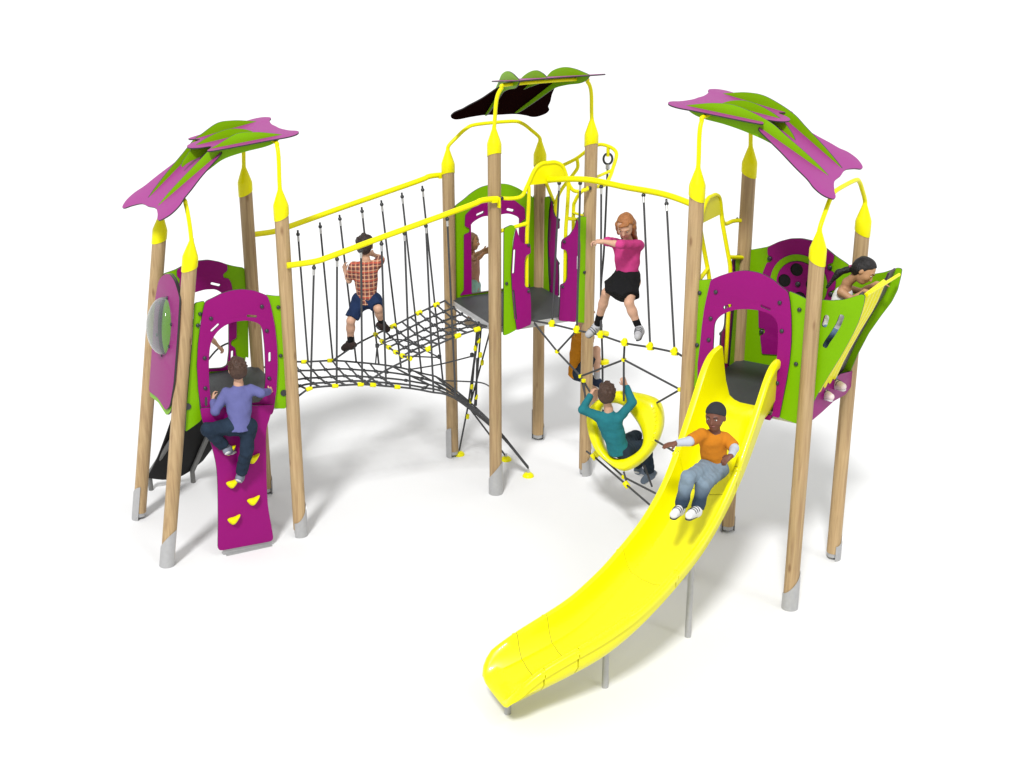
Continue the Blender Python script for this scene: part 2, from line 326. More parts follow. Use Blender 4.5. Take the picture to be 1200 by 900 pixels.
# ------------------------------------------------------------------ roofs: frame s (towards the tall posts), t (left of s), z
def roof(tw, ang, ds, dz, tall, short, dsl, dzl):
    c = ctr(dict(L='ABCD', M='IJKL', R='EFGH')[tw]); S = np.array([math.cos(ang), math.sin(ang), 0]); T = np.array([-S[1], S[0], 0])
    W = lambda s, t, z: c+S*(s+ds)+T*t+np.array([0, 0, z+dz])
    def sheet(name, half, z0, sl, col, under, sh=0.):
        W = lambda s, t, z: c+S*(s+ds+sh)+T*t+np.array([0, 0, z+dz])
        pts = crom(half, 5); full = pts+[np.array([p[0]+(.22*min(1, max(0, (-.1-p[0])/.35))*p[1] if sh or under is None or z0 < 4 else 0), -p[1]]) for p in reversed(pts)]
        # drop duplicates on the centre line
        out = [full[0]]
        for p in full[1:]:
            if np.linalg.norm(p-out[-1]) > 1e-4: out.append(p)
        if np.linalg.norm(out[0]-out[-1]) < 1e-4: out.pop()
        k = math.sqrt(1+sl*sl); Mx = Matrix.Identity(4); X = (S+np.array([0, 0, sl]))/k; N = np.cross(X, T); O = W(0, 0, z0)
        for i in range(3): Mx[i][0] = X[i]; Mx[i][1] = T[i]; Mx[i][2] = N[i]; Mx[i][3] = O[i]
        return board(name, [[(p[0]*k, p[1]) for p in out]], .012, Mx, col, TW[tw], back=under)
    up0, ups = 4.055, .145; los = .78 if tw == 'L' else .61; lo0 = 3.604+dzl+los*.6
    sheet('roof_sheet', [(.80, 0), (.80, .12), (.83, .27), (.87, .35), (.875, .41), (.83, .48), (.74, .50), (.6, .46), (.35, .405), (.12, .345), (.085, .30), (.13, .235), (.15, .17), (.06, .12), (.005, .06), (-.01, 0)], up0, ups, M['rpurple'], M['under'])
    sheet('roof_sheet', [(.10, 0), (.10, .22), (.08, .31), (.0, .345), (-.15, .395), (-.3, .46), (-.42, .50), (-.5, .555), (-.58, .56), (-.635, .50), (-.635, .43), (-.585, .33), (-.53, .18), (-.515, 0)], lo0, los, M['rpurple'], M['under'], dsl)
    def fin(t, top, bot):
        # the two outer fins splay towards the tall posts
        Mx = Matrix.Identity(4); O = W(0, t, 0); a_ = math.copysign(.175, t) if t else 0.; S2 = S*math.cos(a_)+T*math.sin(a_); T2 = -S*math.sin(a_)+T*math.cos(a_)
        for i in range(3): Mx[i][0] = S2[i]; Mx[i][1] = (0, 0, 1)[i]; Mx[i][2] = -T2[i]; Mx[i][3] = O[i]
        return board('roof_fin', [crom(top, 6)+crom(bot, 6)[1:-1]], .014, Mx, M['green'], TW[tw])
    k1 = dsl; k2 = dzl
    top = [(.76, 4.165), (.66, 4.182), (.52, 4.200), (.36, 4.195), (.2, 4.145+k2*.3)]+[(s_, lo0+los*(s_-dsl)+h_) for s_, h_ in ((.0+k1, .10), (-.12+k1, .082), (-.27+k1, .062), (-.40+k1, .036), (-.5+k1, .004))]
    bot = [(s_, lo0+los*(s_-dsl)+h_) for s_, h_ in ((-.5+k1, -.012), (-.4+k1, -.035), (-.2+k1, -.05), (0+k1, -.06))]+[(.24, 3.985), (.42, 4.035), (.6, 4.07), (.7, 4.11), (.76, 4.165)]
    for t in (.235, -.235): fin(t, top, bot)
    fin(0, [(.60, 4.14), (.5, 4.175), (.36, 4.185), (.2, 4.14), (.05, 4.06), (-.05, 3.955), (-.08, 3.9)], [(-.08, 3.88), (.0, 3.93), (.2, 4.0), (.4, 4.06), (.62, 4.14)])
    # two bent tubes carry the roof
    def arch(pair, h, zt, run, name='roof_arch', lean=0.):
        P, Q = [np.array([*POST[k], 0.])+(.14/h*(np.array([*POST[k], 0.])-np.array([*SPLAY.get(k, POST[k]), 0.]))) for k in pair]; m = (P+Q)/2
        d = (Q-P)/np.linalg.norm(Q-P); L = np.linalg.norm(Q-P); z0 = h+.13
        Sx = S*lean
        pt = lambda x, z, f: P+d*x+Sx*f+np.array([0, 0, z])
        if run[0] < .1: half = [(0, z0, 0), (.006, z0+.10, .1), (run[0]*.6, zt-.13, .6), (run[0]+.03, zt-.035, .95), (run[1]+.04, zt, 1)]
        else: half = [(0, z0, 0), (.010, z0+.055, .1), (run[0]*.5, z0+(zt-z0)*.55, .5), (run[0], zt-.035, .95), (run[1], zt, 1)]
        ctl = [pt(*q) for q in half]+[pt(L-q[0], q[1], q[2]) for q in reversed(half)]
        MB().tube(crom(ctl, 8), .0185, 12).build(name, M['yellow'], TW[tw], 60)
    sT = (ctr(tall)-c)@S; sS = (ctr(short)-c)@S
    zt = up0+ups*(sT-ds+.02)+dz-.03; zs = lo0+los*(sS-ds-dsl)+dz-.035
    arch(tall, hts[tall[0]], zt, (.035, .11), lean=.02)
    if tw == 'L': arch(short, hts[short[0]], zs, (.06, .14), lean=0.)
    else: arch(short, hts[short[0]], zs, (.20, .32), lean=0.)
roof('L', .4748, -.22, -.375, 'CD', 'AB', .12, -.10)
roof('M', .4678-math.pi/2, .0, .0, 'JK', 'IL', .10, 0)
roof('R', 1.011+math.pi/2, .0, .0, 'EH', 'FG', .04, 0)

# ------------------------------------------------------------------ wall panels
BC = Side('B', 'C', 'D'); AD = Side('A', 'D', 'B'); EF = Side('E', 'F', 'G'); GH = Side('H', 'G', 'F')
IL = Side('I', 'L', 'J'); JK = Side('J', 'K', 'L'); KL = Side('L', 'K', 'J'); EH = Side('E', 'H', 'F'); FG = Side('F', 'G', 'E')
def tr(side, pts, o, sc, off=0.): return [np.array(side.xy(o[0]+x*sc, o[1]+y*sc, off)) for x, y in pts]
z2 = ((140, 300), .2)
def sl(side, a, b, r, o, sc, off=0.):
    A, B_ = tr(side, [a, b], o, sc, off); return slot(A, B_, r)

# left tower, front: purple arch board with an opening, green strips to the posts
o, sc = z2
pur = tr(BC, [(497, 262), (545, 240), (600, 212), (650, 197), (715, 190), (780, 197), (830, 215), (862, 228), (880, 280), (905, 400), (918, 520), (922, 640), (915, 780), (900, 890), (890, 925)], o, sc)
pur += tr(BC, [(495, 925), (478, 900), (457, 780), (450, 640), (455, 520), (470, 400), (484, 320)], o, sc)
hole = crom(tr(BC, [(850, 720), (848, 600), (842, 500), (828, 415), (795, 385), (740, 374), (670, 382), (610, 405), (560, 450), (530, 510), (520, 600), (520, 720)], o, sc), 4)+tr(BC, [(530, 850), (560, 880), (810, 850), (838, 825)], o, sc)
TL = TW['L']
pp = board('front_panel', [rnd(pur, .03), hole, sl(BC, (748, 346), (793, 349), .011, o, sc), sl(BC, (536, 432), (572, 398), .011, o, sc), sl(BC, (875, 565), (875, 608), .011, o, sc), sl(BC, (502, 828), (503, 866), .011, o, sc)], .018, BC.mat(.02), M['purple'], TL)
for q in ((530, 360), (828, 290), (857, 432), (493, 592), (871, 710), (497, 768)): bolt(pp, BC.pt(*tr(BC, [q], o, sc)[0], .03), BC.n, .018)
gl = rnd(tr(BC, [(440, 275), (500, 262), (470, 400), (450, 640), (470, 900), (490, 930), (475, 965), (440, 992), (385, 1030), (392, 900), (425, 500)], o, sc), .02)
pg = board('green_strip', [gl], .018, BC.mat(-.002), M['green'], TL)
for q in ((470, 337), (457, 404)): bolt(pg, BC.pt(*tr(BC, [q], o, sc)[0], .012), BC.n, .018)
gr = rnd(tr(BC, [(855, 226), (905, 233), (960, 235), (975, 893), (905, 893), (900, 860), (912, 700), (905, 420)], o, sc), .02)
pg = board('green_strip', [gr], .018, BC.mat(-.002), M['green'], TL)
for q in ((928, 298), (942, 582)): bolt(pg, BC.pt(*tr(BC, [q], o, sc)[0], .012), BC.n, .018)
for q in ((960, 800), (398, 880)):
    x, y = tr(BC, [q], o, sc)[0]; MB().tube([BC.pt(x, y, .002), BC.pt(x, y, .016)], .03, 14).build('bracket', M['bolt'], pg, 40)
# left tower, back (inside face seen over the front panel and through its opening)
gb = tr(AD, [(255, 106), (330, 80), (375, 55), (450, 30), (520, 22), (590, 35), (630, 50), (680, 62), (735, 70), (755, 400), (757, 600), (740, 590), (735, 660), (700, 672), (600, 690), (380, 700), (240, 700)], o, sc)
ah = [(600, 655), (630, 640), (640, 560), (640, 400), (630, 300), (600, 215), (560, 193), (500, 195), (430, 215), (380, 250), (345, 330), (335, 420), (330, 560), (345, 650), (380, 668)]
bp = board('back_panel', [rnd(gb, .03), rnd(tr(AD, ah, o, sc), .03), sl(AD, (540, 160), (583, 170), .014, o, sc), sl(AD, (659, 560), (658, 603), .014, o, sc)], .016, AD.mat(.01), M['green'], TL, back=M['green'])
pb = tr(AD, [(335, 78), (375, 55), (450, 30), (520, 22), (590, 35), (631, 50), (632, 85), (605, 105), (610, 128), (640, 130), (655, 160), (665, 220), (680, 300), (686, 380), (685, 480), (652, 495), (650, 520), (678, 535), (682, 580), (675, 640), (640, 665), (600, 672), (380, 685), (310, 680), (300, 500), (310, 300), (330, 170), (350, 165), (352, 130), (335, 120)], o, sc)
pbp = board('back_panel_arch', [rnd(pb, .02), rnd(tr(AD, ah, o, sc), .03), sl(AD, (540, 160), (583, 170), .012, o, sc), sl(AD, (659, 560), (658, 603), .012, o, sc)], .012, AD.mat(-.005), M['purple'], TL)
# left tower, outer side: raking board with a bubble window
Pa, Pb = np.array([*SPLAY['A'], 0.]), np.array([*SPLAY['B'], 0.]); Ta = np.array([*POST['A'], 2.84])
xd = (Pb-Pa)/np.linalg.norm(Pb-Pa); rk = Ta-Pa; rk -= xd*(rk@xd); rk /= np.linalg.norm(rk); nn = np.cross(xd, rk)
if nn[0] > 0: nn = -nn
def rake(px, py, off): X = onplane(px, py, Pa+nn*off, nn)-Pa; return np.array([X@xd, X@rk])
def rmat(off):
    Mx = Matrix.Identity(4)
    for i in range(3): Mx[i][0] = xd[i]; Mx[i][1] = rk[i]; Mx[i][2] = nn[i]; Mx[i][3] = (Pa+nn*off)[i]
    return Mx
offp = .07
bub_o = [rake(140+.2*x, 300+.2*y, offp) for x, y in [(250, 122), (275, 104), (300, 108), (325, 140), (345, 200), (357, 250), (345, 450), (322, 750), (300, 880), (275, 905), (228, 830), (177, 792), (190, 620), (203, 420), (215, 250), (232, 150)]]
W_ = max(p[0] for p in bub_o)-min(p[0] for p in bub_o)
cx_, cy_ = rake(140+.2*268, 300+.2*410, offp); 
rx_ = min(.5*W_*.55, .25); ry_ = .255
winh = [np.array([cx_+rx_*math.cos(t), cy_+ry_*math.sin(t)]) for t in np.linspace(0, 2*math.pi, 40, endpoint=False)]
sp_ = board('bubble_panel', [rnd(bub_o, .05), winh], .018, rmat(offp), M['purple'], TL)
sp_['label'] = 'purple raking board with a clear bubble window'
back_o = [np.array([p[0]+(-.04 if p[0] < cx_ else -.03), p[1]+(.0 if p[1] > cy_ else -.06)]) for p in bub_o]
big_h = [np.array([cx_+rx_*1.08*math.cos(t), cy_+ry_*1.08*math.sin(t)]) for t in np.linspace(0, 2*math.pi, 40, endpoint=False)]
board('green_strip', [rnd(back_o, .05), big_h], .018, rmat(offp-.022), M['green'], TL)
gm = bpy.data.materials.new('clear_acrylic'); gm.use_nodes = True; nt = gm.node_tree; pb_ = nt.nodes['Principled BSDF']
pb_.inputs['Base Color'].default_value = (.30, .34, .33, 1); pb_.inputs['Roughness'].default_value = .06; pb_.inputs['Coat Weight'].default_value = 1.
tb_ = nt.nodes.new('ShaderNodeBsdfTransparent'); tb_.inputs[0].default_value = (.72, .84, .76, 1); lw = nt.nodes.new('ShaderNodeLayerWeight'); lw.inputs[0].default_value = .35
mr_ = nt.nodes.new('ShaderNodeMapRange'); mr_.inputs[3].default_value = .16; mr_.inputs[4].default_value = .8; mx_ = nt.nodes.new('ShaderNodeMixShader')
nt.links.new(lw.outputs['Facing'], mr_.inputs[0]); nt.links.new(mr_.outputs[0], mx_.inputs[0]); nt.links.new(tb_.outputs[0], mx_.inputs[1]); nt.links.new(pb_.outputs[0], mx_.inputs[2]); nt.links.new(mx_.outputs[0], nt.nodes['Material Output'].inputs[0])
b = MB(); secs = []
for i in range(11):
    a = math.pi/2*i/10; q = math.cos(a); h_ = .15*math.sin(a)
    secs.append([Pa+xd*(cx_+rx_*1.04*max(q, .001)*math.cos(t))+rk*(cy_+ry_*1.04*max(q, .001)*math.sin(t))+nn*(offp+.010+h_) for t in np.linspace(0, 2*math.pi, 32, endpoint=False)])
b.sweep(secs, caps=False); b.build('bubble_window', gm, sp_, 180)
for t in (.3, 1.4, 2.5, 3.7, 4.7, 5.8): bolt(sp_, Pa+xd*(cx_+rx_*1.1*math.cos(t))+rk*(cy_+ry_*1.07*math.sin(t))+nn*(offp+.010), nn, .016)

# middle tower, back arch panel: green board with a purple arch on its inner face
TM = TW['M']; o, sc = (520, 200), .1
def sym(side, pts, mid): return pts+[np.array([2*mid-p[0], p[1]]) for p in reversed(pts)]
Lx = IL.L; mid = Lx*.5
left = [np.array([.05, 1.72]), np.array([.05, 2.0])]+tr(IL, [(130, 480), (135, 420), (240, 335), (330, 260), (430, 200), (530, 170)], o, sc)
ih = tr(IL, [(310, 700), (315, 620), (370, 570), (450, 530), (530, 520)], o, sc)
ih = [np.array([ih[0][0], 1.80])]+ih
out_ = [p for p in left if p[0] < mid]; hol = [p for p in ih if p[0] < mid]
mg = board('back_panel', [crom(sym(IL, out_[1:], mid), 4)+[np.array([Lx-.05, 1.72]), np.array([.05, 1.72])], crom(sym(IL, hol, mid), 4), sl(IL, (390, 515), (455, 485), .015, o, sc), [np.array([2*mid-q[0], q[1]]) for q in sl(IL, (390, 515), (455, 485), .015, o, sc)]], .016, IL.mat(.01), M['green'], TM)
pi_ = [p for p in tr(IL, [(205, 2700), (215, 2300), (250, 2250), (240, 2130), (200, 2100), (235, 1400), (235, 750), (300, 720), (300, 670), (245, 650), (250, 520), (310, 460), (370, 400), (450, 360), (530, 345)], o, sc)]
pi_ = [p for p in pi_ if p[0] < mid+.001]
for p in pi_: p[1] = max(p[1], 1.80)
def scale_in(pts, k, m): return pts
mp_ = board('back_panel_arch', [rnd(sym(IL, pi_, mid), .015), [np.array([p[0]+.004*(1 if p[0] < mid else -1), p[1]-.004]) for p in crom(sym(IL, hol, mid), 4)], sl(IL, (390, 515), (455, 485), .013, o, sc), [np.array([2*mid-q[0], q[1]]) for q in sl(IL, (390, 515), (455, 485), .013, o, sc)]], .012, IL.mat(-.006), M['purple'], TM)

# small shaped boards either side of an opening (traced once, reused on every open side)
o2, s2 = (520, 280), .13333
lgreen = tr(JK, [(520, -98), (590, -130), (622, -110), (600, 0), (590, 100), (578, 290), (585, 420), (600, 600), (628, 792), (560, 830), (515, 845)], o2, s2)
lpurp = tr(JK, [(622, -104), (635, -60), (665, 20), (705, 38), (745, 36), (750, 118), (708, 138), (693, 200), (690, 350), (700, 412), (742, 428), (752, 560), (752, 742), (700, 765), (628, 794), (600, 600), (585, 420), (578, 290), (590, 100), (602, 0)], o2, s2)
lslot = [sl(JK, (606, 95), (596, 285), .012, o2, s2), sl(JK, (596, 450), (618, 690), .012, o2, s2)]
o4, s4 = (620, 240), .17778
rgreen = tr(JK, [(306, 85), (345, 72), (384, 80), (384, 400), (372, 600), (370, 775), (295, 768), (303, 650), (322, 400), (326, 250)], o4, s4)
rpurp = tr(JK, [(302, 85), (292, 140), (255, 195), (212, 222), (202, 240), (200, 286), (235, 294), (242, 330), (240, 480), (225, 510), (195, 520), (192, 640), (185, 757), (295, 767), (303, 650), (322, 400), (326, 250), (310, 100)], o4, s4)
rslot = [sl(JK, (311, 335), (310, 420), .012, o4, s4)]
def mini(tw, side, dz, which, bolts=True, off=.02):
    f = (lambda P: [np.array([p[0]*side.L/JK.L, p[1]+dz]) for p in P]); par = TW[tw]
    if 'l' in which:
        a = board('green_strip', [rnd(f(lgreen), .02)], .018, side.mat(off-.002), M['green'], par)
        c = board('entry_panel', [rnd(f(lpurp), .02)]+[f(q) for q in lslot], .016, side.mat(off+.012), M['purple'], par)
        for q in ((728, 45), (728, 450)): bolt(c, side.pt(*f(tr(JK, [q], o2, s2))[0], off+.022), side.n, .016)
        bolt(a, side.pt(*f(tr(JK, [(540, 385)], o2, s2))[0], off+.01), side.n, .016)
    if 'r' in which:
        a = board('green_strip', [rnd(f(rgreen), .02)], .018, side.mat(off-.002), M['green'], par)
        c = board('entry_panel', [rnd(f(rpurp), .02)]+[f(q) for q in rslot], .016, side.mat(off+.012), M['purple'], par)
        for q in ((218, 236), (207, 532)): bolt(c, side.pt(*f(tr(JK, [q], o4, s4))[0], off+.022), side.n, .016)
        bolt(a, side.pt(*f(tr(JK, [(355, 440)], o4, s4))[0], off+.01), side.n, .016)
mini('M', JK, 0, 'lr'); mini('M', KL, 0, 'lr')
mini('R', EH, ZR-ZM, 'lr')

# right tower, slide side
TR = TW['R']; o5, s5 = (800, 300), .11667
eh = [(325, 800), (330, 700), (350, 640), (400, 590), (480, 550), (560, 530), (650, 525), (760, 535), (850, 560), (910, 590), (950, 640), (968, 700), (970, 850)]
ep = tr(EF, [(295, 232), (380, 195), (470, 165), (560, 145), (650, 138), (750, 155), (830, 180), (920, 230), (1000, 300), (1070, 352), (1090, 450), (1103, 600), (1106, 760), (1100, 900), (1085, 1060)], o5, s5)
ep += [np.array(EF.xy(*q)) for q in ((923, 445), (914.5, 489), (905, 486), (840, 471), (819, 455), (819, 425))]+tr(EF, [(190, 860), (205, 700), (230, 520), (262, 370)], o5, s5)
eho = crom(tr(EF, eh, o5, s5), 4); x0, x1 = eho[0][0], eho[-1][0]
eho += [np.array([x1-.0, 1.78]), np.array([x1-.02, 1.69]), np.array([x0+.02, 1.69]), np.array([x0+.0, 1.78])]
fp = board('front_panel', [rnd(ep, .02), eho, sl(EF, (432, 512), (455, 500), .012, o5, s5), sl(EF, (470, 497), (495, 488), .012, o5, s5), sl(EF, (810, 493), (885, 525), .012, o5, s5)], .018, EF.mat(.02), M['purple'], TR)
for q in ((348, 352), (990, 460), (296, 618), (277, 832), (1010, 743)): bolt(fp, EF.pt(*tr(EF, [q], o5, s5)[0], .03), EF.n, .018)
bolt(fp, EF.pt(*EF.xy(912.5, 447.5), .03), EF.n, .018)
g1 = rnd(tr(EF, [(150, 240), (205, 240), (295, 232), (262, 370), (230, 520), (205, 700), (190, 860)], o5, s5)+[np.array(EF.xy(*q)) for q in ((819, 425), (819, 455), (812, 453), (813, 420))], .015)
a_ = board('green_strip', [g1], .018, EF.mat(-.002), M['green'], TR)
for q in ((177, 367), (150, 890)): bolt(a_, EF.pt(*tr(EF, [q], o5, s5)[0], .012), EF.n, .018)
g2 = rnd([np.array(EF.xy(*q)) for q in ((925, 341), (935, 345), (945, 350), (948, 352), (940, 496), (933, 496), (922, 492), (914, 489), (923, 445), (928.5, 400), (927, 365))], .015)
a_ = board('green_strip', [g2], .018, EF.mat(-.002), M['green'], TR)
for q in ((937.5, 362.5), (933.5, 426)): bolt(a_, EF.pt(*EF.xy(*q), .012), EF.n, .018)
# right tower, far side: green board, purple puzzle board and a turning disc with finger holes
zz = lambda x, y: np.array(GH.xy(800+x*.225, 240+y*.225))
gg = [zz(355, 235), zz(440, 220), zz(500, 192), zz(560, 176), zz(620, 175), zz(680, 188), zz(740, 220), zz(800, 270), zz(860, 310)]
gg = gg+[np.array([GH.L-.05, gg[-1][1]-.05]), np.array([GH.L-.05, 1.66]), np.array([.04, 1.66]), np.array([.04, gg[0][1]])]
gg = board('far_panel', [rnd(gg, .03)], .016, GH.mat(.01), M['green'], TR)
pq = [zz(x, y) for x, y in [(443, 222), (500, 192), (560, 176), (620, 175), (680, 188), (740, 220), (792, 262), (785, 300), (755, 310), (757, 335), (790, 350), (800, 400), (795, 440), (765, 450), (765, 475), (790, 480), (795, 560), (760, 640), (600, 760), (500, 780), (415, 775), (405, 680), (430, 665), (430, 645), (398, 640), (395, 500), (420, 350), (440, 300), (465, 295), (470, 270), (445, 262)]]
pq = board('far_panel_inset', [rnd(pq, .015)], .012, GH.mat(-.006), M['purple'], TR)
dc = zz(608, 408); R1, R2 = .262, .205
ring = board('disc_ring', [circ(dc, R1, 48), circ(dc, R2, 48)], .008, GH.mat(-.018), M['green'], pq)
holes = [circ(dc+np.array([0.128*math.cos(t), .128*math.sin(t)]), .058, 20) for t in (1.75, 3.05, 4.9, .1)]
dp = board('turning_disc', [circ(dc, R2-.004, 48)]+holes, .012, GH.mat(-.026), M['purple'], pq)
for h_ in holes:
    board('finger_cup', [[dc*0+p for p in h_]], .004, GH.mat(-.0195), M['black'], dp)
for x, y in ((457, 278), (770, 325), (414, 658), (775, 462)): bolt(pq, GH.pt(*zz(x, y), -.015), -GH.n, .022)
bolt(dp, GH.pt(*dc, -.034), -GH.n, .025)

# right tower: lookout funnel on the outer side
def out_board(px, pts):
    # board standing square to the tower side at the post, plane holds the outward normal and z
    pass
def funnel_board(P0, pts, name):
    # vertical plane through the post that spreads slightly outwards
    d = FG.n.copy(); pl = np.cross(d, [0, 0, 1.])
    A = P0; res = [onplane(x, y, A, pl)-A for x, y in pts]
    return d, pl, A, [np.array([r@d, r[2]]) for r in res]
PF, PG = np.array([*POST['F'], 0.]), np.array([*POST['G'], 0.])
PF2 = PF+FG.d*.07; PG2 = PG-FG.d*.085
f1 = [(950, 349), (962, 351), (974, 352), (989, 351), (1001, 347.5), (1010, 344.5), (1014, 346), (1013, 355), (1010, 366), (1006, 378), (1000, 391), (992, 406), (984, 420), (972, 439), (960, 459), (952, 474), (946, 478), (944, 440)]
f2 = [(1000, 325), (1012, 323.5), (1024, 321), (1036, 319), (1045, 316), (1052, 313.5), (1057.5, 315), (1056, 324), (1052, 340), (1045, 354), (1032, 371), (1018, 391), (1006, 414), (996, 437), (990, 450), (985, 452), (985, 420), (995, 370)]
fb = []
for P0, pts in ((PF2, f1), (PG2, f2)):
    d, pl, A, q = funnel_board(P0, pts, '')
    Mx = Matrix.Identity(4)
    for i in range(3): Mx[i][0] = d[i]; Mx[i][1] = (0, 0, 1)[i]; Mx[i][2] = pl[i]; Mx[i][3] = A[i]
    hs = []
    if P0 is PF2:
        L_ = lambda x, y: (onplane(920+x*.125, 290+y*.125, A, pl)-A)
        fl = lambda x, y: np.array([L_(x, y)@d, L_(x, y)[2]])
        hs = [slot(fl(392, 655), fl(372, 722), .022), ]
        cpts = [fl(540, 630), fl(505, 720), fl(450, 810), fl(400, 880), fl(370, 935)]
        lft = []; rgt = []
        for i, p in enumerate(cpts):
            t = cpts[min(i+1, 4)]-cpts[max(i-1, 0)]; t /= np.linalg.norm(t); n_ = np.array([-t[1], t[0]]); lft.append(p+n_*.021); rgt.append(p-n_*.021)
        hs.append(rnd(lft+rgt[::-1], .02))
    ob = board('funnel_side', [rnd(q, .02)]+hs, .018, Mx, M['green'], TR); fb.append((A, q, d))
# leaning face of the funnel between the two outer edges
def fpt(A, o_, z): return A+FG.n*o_+np.array([0, 0, z])
edgeF = [(onplane(x, y, PF2, np.cross(FG.n, [0, 0, 1.]))-PF2) for x, y in ((1013, 347), (1006, 378), (992, 406), (972, 439), (953, 474))]
eF = [np.array([e@FG.n-i_, e[2]]) for e, i_ in zip(edgeF, (.02, .06, .08, .07, .05))]
nF, fS = len(eF), []
wd = np.linalg.norm(PG2-PF2)
def face_pt(i, w, lift=0.):    # i along the edge 0..nF-1 (float), w across 0..1
    k = min(int(i), nF-2); f = i-k; e = eF[k]*(1-f)+eF[k+1]*f
    t = eF[k+1]-eF[k]; t /= np.linalg.norm(t); nrm = np.array([-t[1], t[0]]); nrm = nrm if nrm[0] > 0 else -nrm
    e = e+nrm*lift; return PF2+(PG2-PF2)*w+FG.n*(e[0])+np.array([0, 0, e[1]])
def slab(name, w0, w1, i0, i1, lift, th, m, par, steps=9):
    secs = []
    for j in range(steps):
        i = i0+(i1-i0)*j/(steps-1)
        secs.append([face_pt(i, w0, lift), face_pt(i, w1, lift), face_pt(i, w1, lift-th), face_pt(i, w0, lift-th)])
    return MB().sweep(secs).build(name, m, par, 30)
fc = slab('funnel_face', .02, .98, .35, nF-1, -.03, .016, M['dpurple'], TR)
for i, (w0, w1) in enumerate(((.02, .10), (.78, .97))): slab('face_rail', w0, w1, 0, nF-1, -.012, .016, M['dpurple'], fc)
b = MB()
for k in range(4):
    w0 = .10+k*.13; secs = []
    for j in range(11):
        i = .04+(nF-1.02-.04)*j/10; secs.append([face_pt(i, w0, .010), face_pt(i, w0+.035, .028), face_pt(i, w0+.08, .028), face_pt(i, w0+.123, .010), face_pt(i, w0+.123, -.008), face_pt(i, w0, -.008)])
    b.sweep(secs)
b.tube([face_pt(0., .06, .02), face_pt(0., .86, .05)], .014, 10)
b.build('ribbed_chute', M['yellow'], fc, 30)

fq = [np.array(FG.xy(*q, .03)) for q in ((950, 493), (953, 466), (963, 454), (984, 438), (1000, 434), (997, 452), (990, 462), (976, 470), (962, 483))]
board('foot_board', [rnd(fq, .02)], .018, FG.mat(.03), M['purple'], TR)

# ------------------------------------------------------------------ handrail arches over the two openings that carry the beam
def hand_arch(tw, side, Z):
    k = side.L/1.04; R = .0185; f = lambda x, z, o_=.10: side.pt(x*k, z+Z, o_)
    b = MB()
    b.tube(crom([f(.03, 3.06, .0), f(.10, 3.055, .08), f(.23, 3.065), f(.29, 3.15), f(.37, 3.30), f(.44, 3.355), f(.52, 3.36), f(.60, 3.355), f(.68, 3.30), f(.75, 3.12), f(.82, 3.055), f(.95, 3.055, .08), f(1.01, 3.06, .0)], 6), R, 12)
    a = b.build('hand_arch', M['yellow'], TW[tw], 60)
    MB().sweep([[f(.295, 3.165, o_), f(.395, 3.32, o_), f(.45, 3.35, o_), f(.59, 3.35, o_), f(.655, 3.31, o_), f(.73, 3.165, o_)] for o_ in (.095, .105)]).build('beam_plate', M['yellow'], a, 20)
    for s_ in (-1, 1):
        x = .31 if s_ < 0 else .735
        b = MB(); b.tube(crom([f(x, 3.16), f(x+.008, 3.08, .092), f(x+.025, 2.86, .045), f(x+.033, 2.70, .01), f(x+.035, 2.55, .0), f(x+.035, 2.4, .0)], 5)+[f(x+.035, 2.14 if s_ < 0 else 1.80, .0)], R, 12)
        b.tube([f(x+.030, 2.78, .025), f(.03 if s_ < 0 else 1.01, 2.72, -.01)], R, 10)
        b.build('grab_rail', M['yellow'], a, 60)
    for x, z in ((.045, 3.06), (.995, 3.06)): bolt(a, f(x, z, .062), side.n, .02)
    return a
hand_arch('M', JK, 0); hand_arch('R', EH, 0)
# back opening of the middle tower: two grab rails and the projecting frame that holds the disc rope
KLf = lambda x, z, o_: KL.pt(x, z, o_)
b = MB(); R = .0185
def pxp(L): return crom([at(*q) for q in L], 5)
b.tube([np.array(POST['L']+(2.96,))+KL.n*.04, at(650, 239, 14.15)], R, 10)
b.tube(pxp([(650, 342, 14.1), (650, 300, 14.1), (650.5, 250, 14.1), (652, 236, 14.12), (657, 224, 14.14), (664, 214, 14.16), (672, 204, 14.2), (677, 196, 14.22), (676.5, 187, 14.25)]), R, 12)
fr = b.build('rope_frame', M['yellow'], TM, 60)
MB().tube(pxp([(636, 206, 14.32), (655, 196, 14.32), (675, 186, 14.3), (690, 175, 14.22), (702, 169.5, 14.15), (712, 171, 14.05), (720, 175.5, 13.98), (722.5, 182, 13.92), (719, 195, 13.85), (714.5, 208, 13.7), (708, 217, 13.55), (698, 219, 13.42)]), R, 12).build('frame_tube', M['yellow'], fr, 60)
MB().tube([at(698, 208, 13.5), at(718, 199, 13.83)], .015, 10).build('cross_tube', M['yellow'], fr, 60)
b = MB(); b.tube(pxp([(688, 219, 13.42), (680, 226, 13.55), (674, 236, 13.6), (672, 250, 13.62), (672, 330, 13.62)]), R, 12); b.tube([at(671, 249, 13.62), at(688, 254, 13.42)], .014, 8); b.build('grab_rail', M['yellow'], fr, 60)

